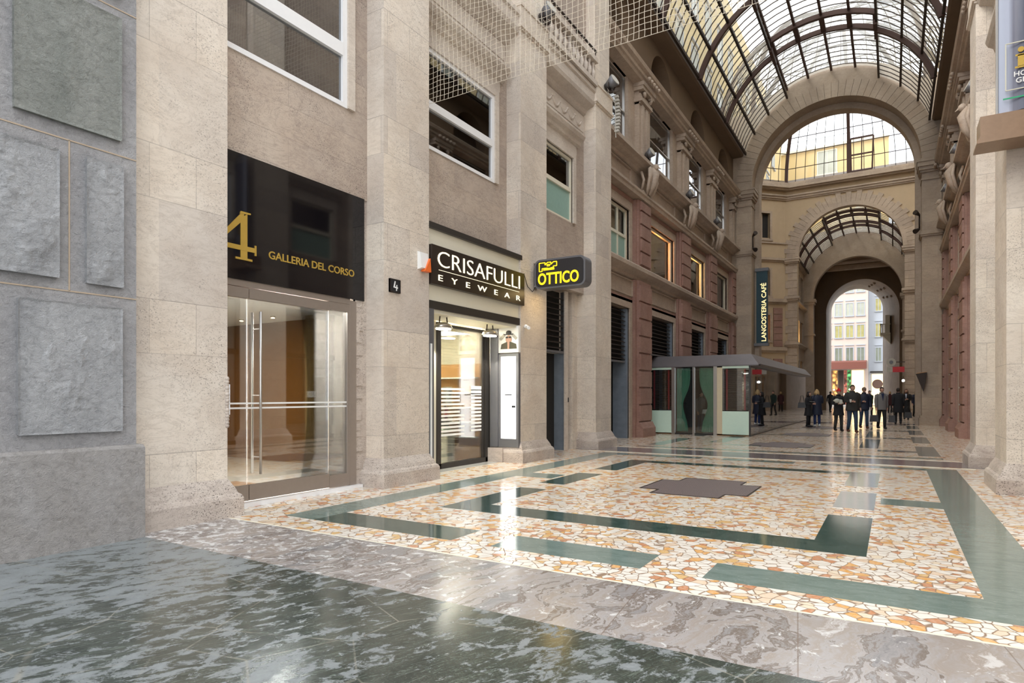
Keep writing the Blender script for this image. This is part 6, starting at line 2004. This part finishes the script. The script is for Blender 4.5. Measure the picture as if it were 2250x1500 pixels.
    if hairstyle == 'long':
        hm.tube([hc + Vector((0, .05 * k, .02 * k)), hc + Vector((0, .085 * k, -.10 * k)), hc + Vector((0, .10 * k, -.30 * k))], [(.08 * k, .05 * k), (.10 * k, .05 * k), (.09 * k, .03 * k)], 12)
        for sg in (-1, 1): hm.tube([hc + Vector((sg * .07 * k, 0, .03 * k)), hc + Vector((sg * .085 * k, -.02 * k, -.12 * k)), hc + Vector((sg * .09 * k, -.06 * k, -.27 * k))], [.03 * k, .035 * k, .02 * k], 8)
    if hairstyle == 'bob':
        hm.tube([hc + Vector((0, .04 * k, .04 * k)), hc + Vector((0, .06 * k, -.06 * k)), hc + Vector((0, .06 * k, -.15 * k))], [(.085 * k, .06 * k), (.105 * k, .06 * k), (.09 * k, .045 * k)], 12)
        for sg in (-1, 1): hm.tube([hc + Vector((sg * .07 * k, 0, .04 * k)), hc + Vector((sg * .088 * k, -.01 * k, -.06 * k)), hc + Vector((sg * .082 * k, -.02 * k, -.14 * k))], [.03 * k, .036 * k, .022 * k], 8)
    if hairstyle == 'beanie':
        hm.ball(hh + Vector((0, 0, .012 * k)), .088 * k, .108 * k, .118 * k, 16, 12, beret)
        hm.lathe([(.090 * k, 0), (.094 * k, .01), (.092 * k, .04 * k)], hh + Vector((0, 0, .015 * k)), 16, 1.2)
        hm.ball(hh + Vector((0, .02 * k, .14 * k)), .03 * k)
    if hairstyle == 'cap':
        hm.ball(hh + Vector((0, 0, .008 * k)), .090 * k, .110 * k, .112 * k, 16, 12, beret)
        hm.ball(hh + Vector((0, -.11 * k, .018 * k)), .06 * k, .06 * k, .010 * k, 12, 6)
    hm.build('hat' if hairstyle in ('beanie', 'cap') else 'hair', hair, t)
    t.location = (x, y, 0)
    t.rotation_euler = (0, 0, R(rot))
    return t, k
MAT['lip'] = simple('lip_tone', (.35, .12, .10), .5)
MAT['coat_black'] = simple('black_wool', (.016, .016, .019), .85, var=.2)
MAT['coat_dark'] = simple('charcoal_wool', (.028, .028, .027), .85, var=.2)
MAT['coat_navy'] = simple('navy_quilt', (.012, .018, .042), .6, var=.2)
MAT['coat_grey'] = simple('grey_tweed', (.17, .165, .165), .9, var=.15, scale=60)
MAT['coat_green'] = simple('dark_green_cloth', (.012, .030, .026), .9)
MAT['jeans'] = simple('blue_denim', (.030, .055, .10), .85, var=.2, scale=40)
MAT['jeans_b'] = simple('bright_blue_denim', (.02, .04, .13), .85, var=.2)
MAT['trouser_black'] = simple('black_trouser_cloth', (.014, .014, .016), .85)
MAT['hair_dark'] = simple('dark_brown_hair', (.022, .012, .008), .6)
MAT['hair_blonde'] = simple('blonde_hair', (.50, .33, .15), .55, var=.2, scale=40)
MAT['hair_brown'] = simple('reddish_brown_hair', (.10, .045, .022), .55)
MAT['hat_red'] = simple('red_knit', (.55, .015, .02), .9)
MAT['cap_tan'] = simple('tan_cap_cloth', (.22, .15, .11), .9)
MAT['leather'] = simple('black_leather', (.02, .018, .018), .4)
MAT['brown_leather'] = simple('brown_leather', (.10, .035, .02), .45)
MAT['navy_shirt'] = simple('navy_shirt', (.01, .02, .07), .7)
MAT['white_shirt'] = simple('white_shirt', (.6, .66, .78), .7)

def handbag(x, y, z, lab, w=.32, h=.22, mt='leather', name='handbag', strap=.13):
    t = thing(name, (x, y, z), lab, 'bag')
    M().prism([(x - w / 2, z), (x + w / 2, z), (x + w / 2 * .82, z + h), (x - w / 2 * .82, z + h)], 'y', y - .06, y + .06).build('bag_body', mt, t)
    M().tube([(x - w * .28, y, z + h), (x - w * .12, y, z + h + strap), (x + w * .12, y, z + h + strap), (x + w * .28, y, z + h)], .011, 6).build('bag_handle', mt, t)

# positions measured on the floor
person(-3.22, 30.67, 1.58, 75, 'person in black quilted coat and black trousers reading a leaflet, left of the blonde one', 'coat_black', 'trouser_black', 'hair_dark', pose='stand', coat_len=.56, hold='both', hairstyle='bob', wide=1.12, group='pair studying a leaflet')
person(-2.92, 31.2, 1.68, 205, 'blonde person in long navy coat and blue trousers with white shoes, seen from behind', 'coat_navy', 'jeans_b', 'hair_blonde', pose='stand', coat_len=.56, hairstyle='bob', shoes='white', hold='both', wide=1.15, group='pair studying a leaflet')
lf = M().prism([(-3.14, 30.40), (-2.94, 30.52), (-2.97, 30.66), (-3.17, 30.56)], 'z', 1.13, 1.14)
lf.build('leaflet', 'drape', label='pale leaflet held between the pair at the left', cat='leaflet')
handbag(-3.46, 30.50, .86, 'black shoulder bag at the side of the person reading the leaflet', .34, .24, strap=.30)
person(-4.5, 58.8, 1.74, 150, 'distant person in black jacket with grey print, behind the one in the red hat', 'coat_black', 'trouser_black', 'hair_dark', hairstyle='short', coat_len=.8)
person(-1.84, 27.8, 1.66, 25, 'person in red knitted hat and black coat carrying pale papers', 'coat_black', 'coat_dark', 'hat_red', hairstyle='beanie', coat_len=.66, hold='both', swing=.10)
pk = M().ball((-1.86, 27.42, 1.20), .12, .06, .085, 9, 6, lambda p: (p[0] * (1 + .3 * math.sin(9 * p[2] + 5 * p[0])), p[1], p[2] * (1 + .25 * math.sin(8 * p[0])))).prism([(-1.80, 1.08), (-1.66, 1.10), (-1.68, 1.24), (-1.76, 1.26)], 'y', 27.40, 27.44)
pk.build('paper_package', simple('pale_green_pink_paper', (.55, .55, .48), .8, var=.3, scale=9), label='pale wrapped paper package held by the person in the red hat', cat='package')
person(-1.32, 27.06, 1.81, 20, 'tall person in black padded coat and jeans holding a white cup', 'coat_dark', 'jeans', 'hair_dark', coat_len=.80, hold='one', wide=1.2, shoes='brown_leather')
M().lathe([(.028, 0), (.04, .11), (.042, .115)], (-1.36, 26.74, 1.15), 12).build('paper_cup', 'white', label='white paper cup in the hand of the tallest person', cat='cup')
person(-1.06, 30.6, 1.76, 15, 'person in tan flat cap, dark jacket and jeans beside the tallest one', 'coat_navy', 'jeans', 'cap_tan', hairstyle='cap', coat_len=.80, wide=1.1, shoes='brown_leather', hold='one')
person(-1.30, 46.5, 1.72, 30, 'distant person in dark green jacket half hidden behind the tan cap', 'coat_green', 'trouser_black', 'hair_dark', coat_len=.8)
handbag(-.68, 30.60, .30, 'black travel bag carried low, between the tan cap and the grey jacket', .34, .28, strap=.30)
person(-.41, 30.62, 1.76, 20, 'person in grey tweed jacket, blue shirt and black trousers looking sideways', 'coat_grey', 'trouser_black', 'hair_dark', coat_len=.80, shirt='navy_shirt', swing=.12)
handbag(-.04, 30.62, .28, 'black leather handbag carried low beside the grey jacket', .26, .30, strap=.30)
person(-.20, 57.5, 1.72, 180, 'distant blonde person in dark red coat walking away', simple('dark_red_coat', (.05, .012, .014), .9), 'trouser_black', 'hair_blonde', coat_len=.62)
person(.22, 36.4, 1.78, 185, 'person in long black coat walking away, seen from behind', 'coat_black', 'trouser_black', 'hair_dark', coat_len=.56, wide=1.12, swing=.10)
handbag(.64, 36.45, .30, 'black briefcase beside the person seen from behind', .34, .28, name='briefcase', strap=.28)
person(.66, 42.8, 1.78, -5, 'person with long reddish-brown hair in a long black coat', 'coat_black', 'trouser_black', 'hair_brown', hairstyle='long', coat_len=.42, hold='both', shirt='white_shirt')
person(1.28, 48.5, 1.74, 15, 'distant person in navy suit and white shirt by the right-hand pier', 'coat_navy', 'trouser_black', 'hair_dark', coat_len=.78, shirt='white_shirt')
person(-6.33, 24.35, 1.55, 60, 'person in grey top seen inside the cafe between the green curtains', 'coat_grey', 'jeans', 'hair_dark', pose='stand', coat_len=.8, group='guests inside the cafe')
person(-5.72, 24.6, 1.5, -40, 'person in black seen inside the cafe to the right of the door post', 'coat_black', 'trouser_black', 'hair_dark', pose='stand', coat_len=.7, group='guests inside the cafe')
person(-5.05, 26.9, 1.6, 90, 'guest in dark clothes standing behind the first bronze panes of the cafe', 'coat_dark', 'trouser_black', 'hair_brown', pose='stand', coat_len=.7, hairstyle='bob', group='guests inside the cafe')
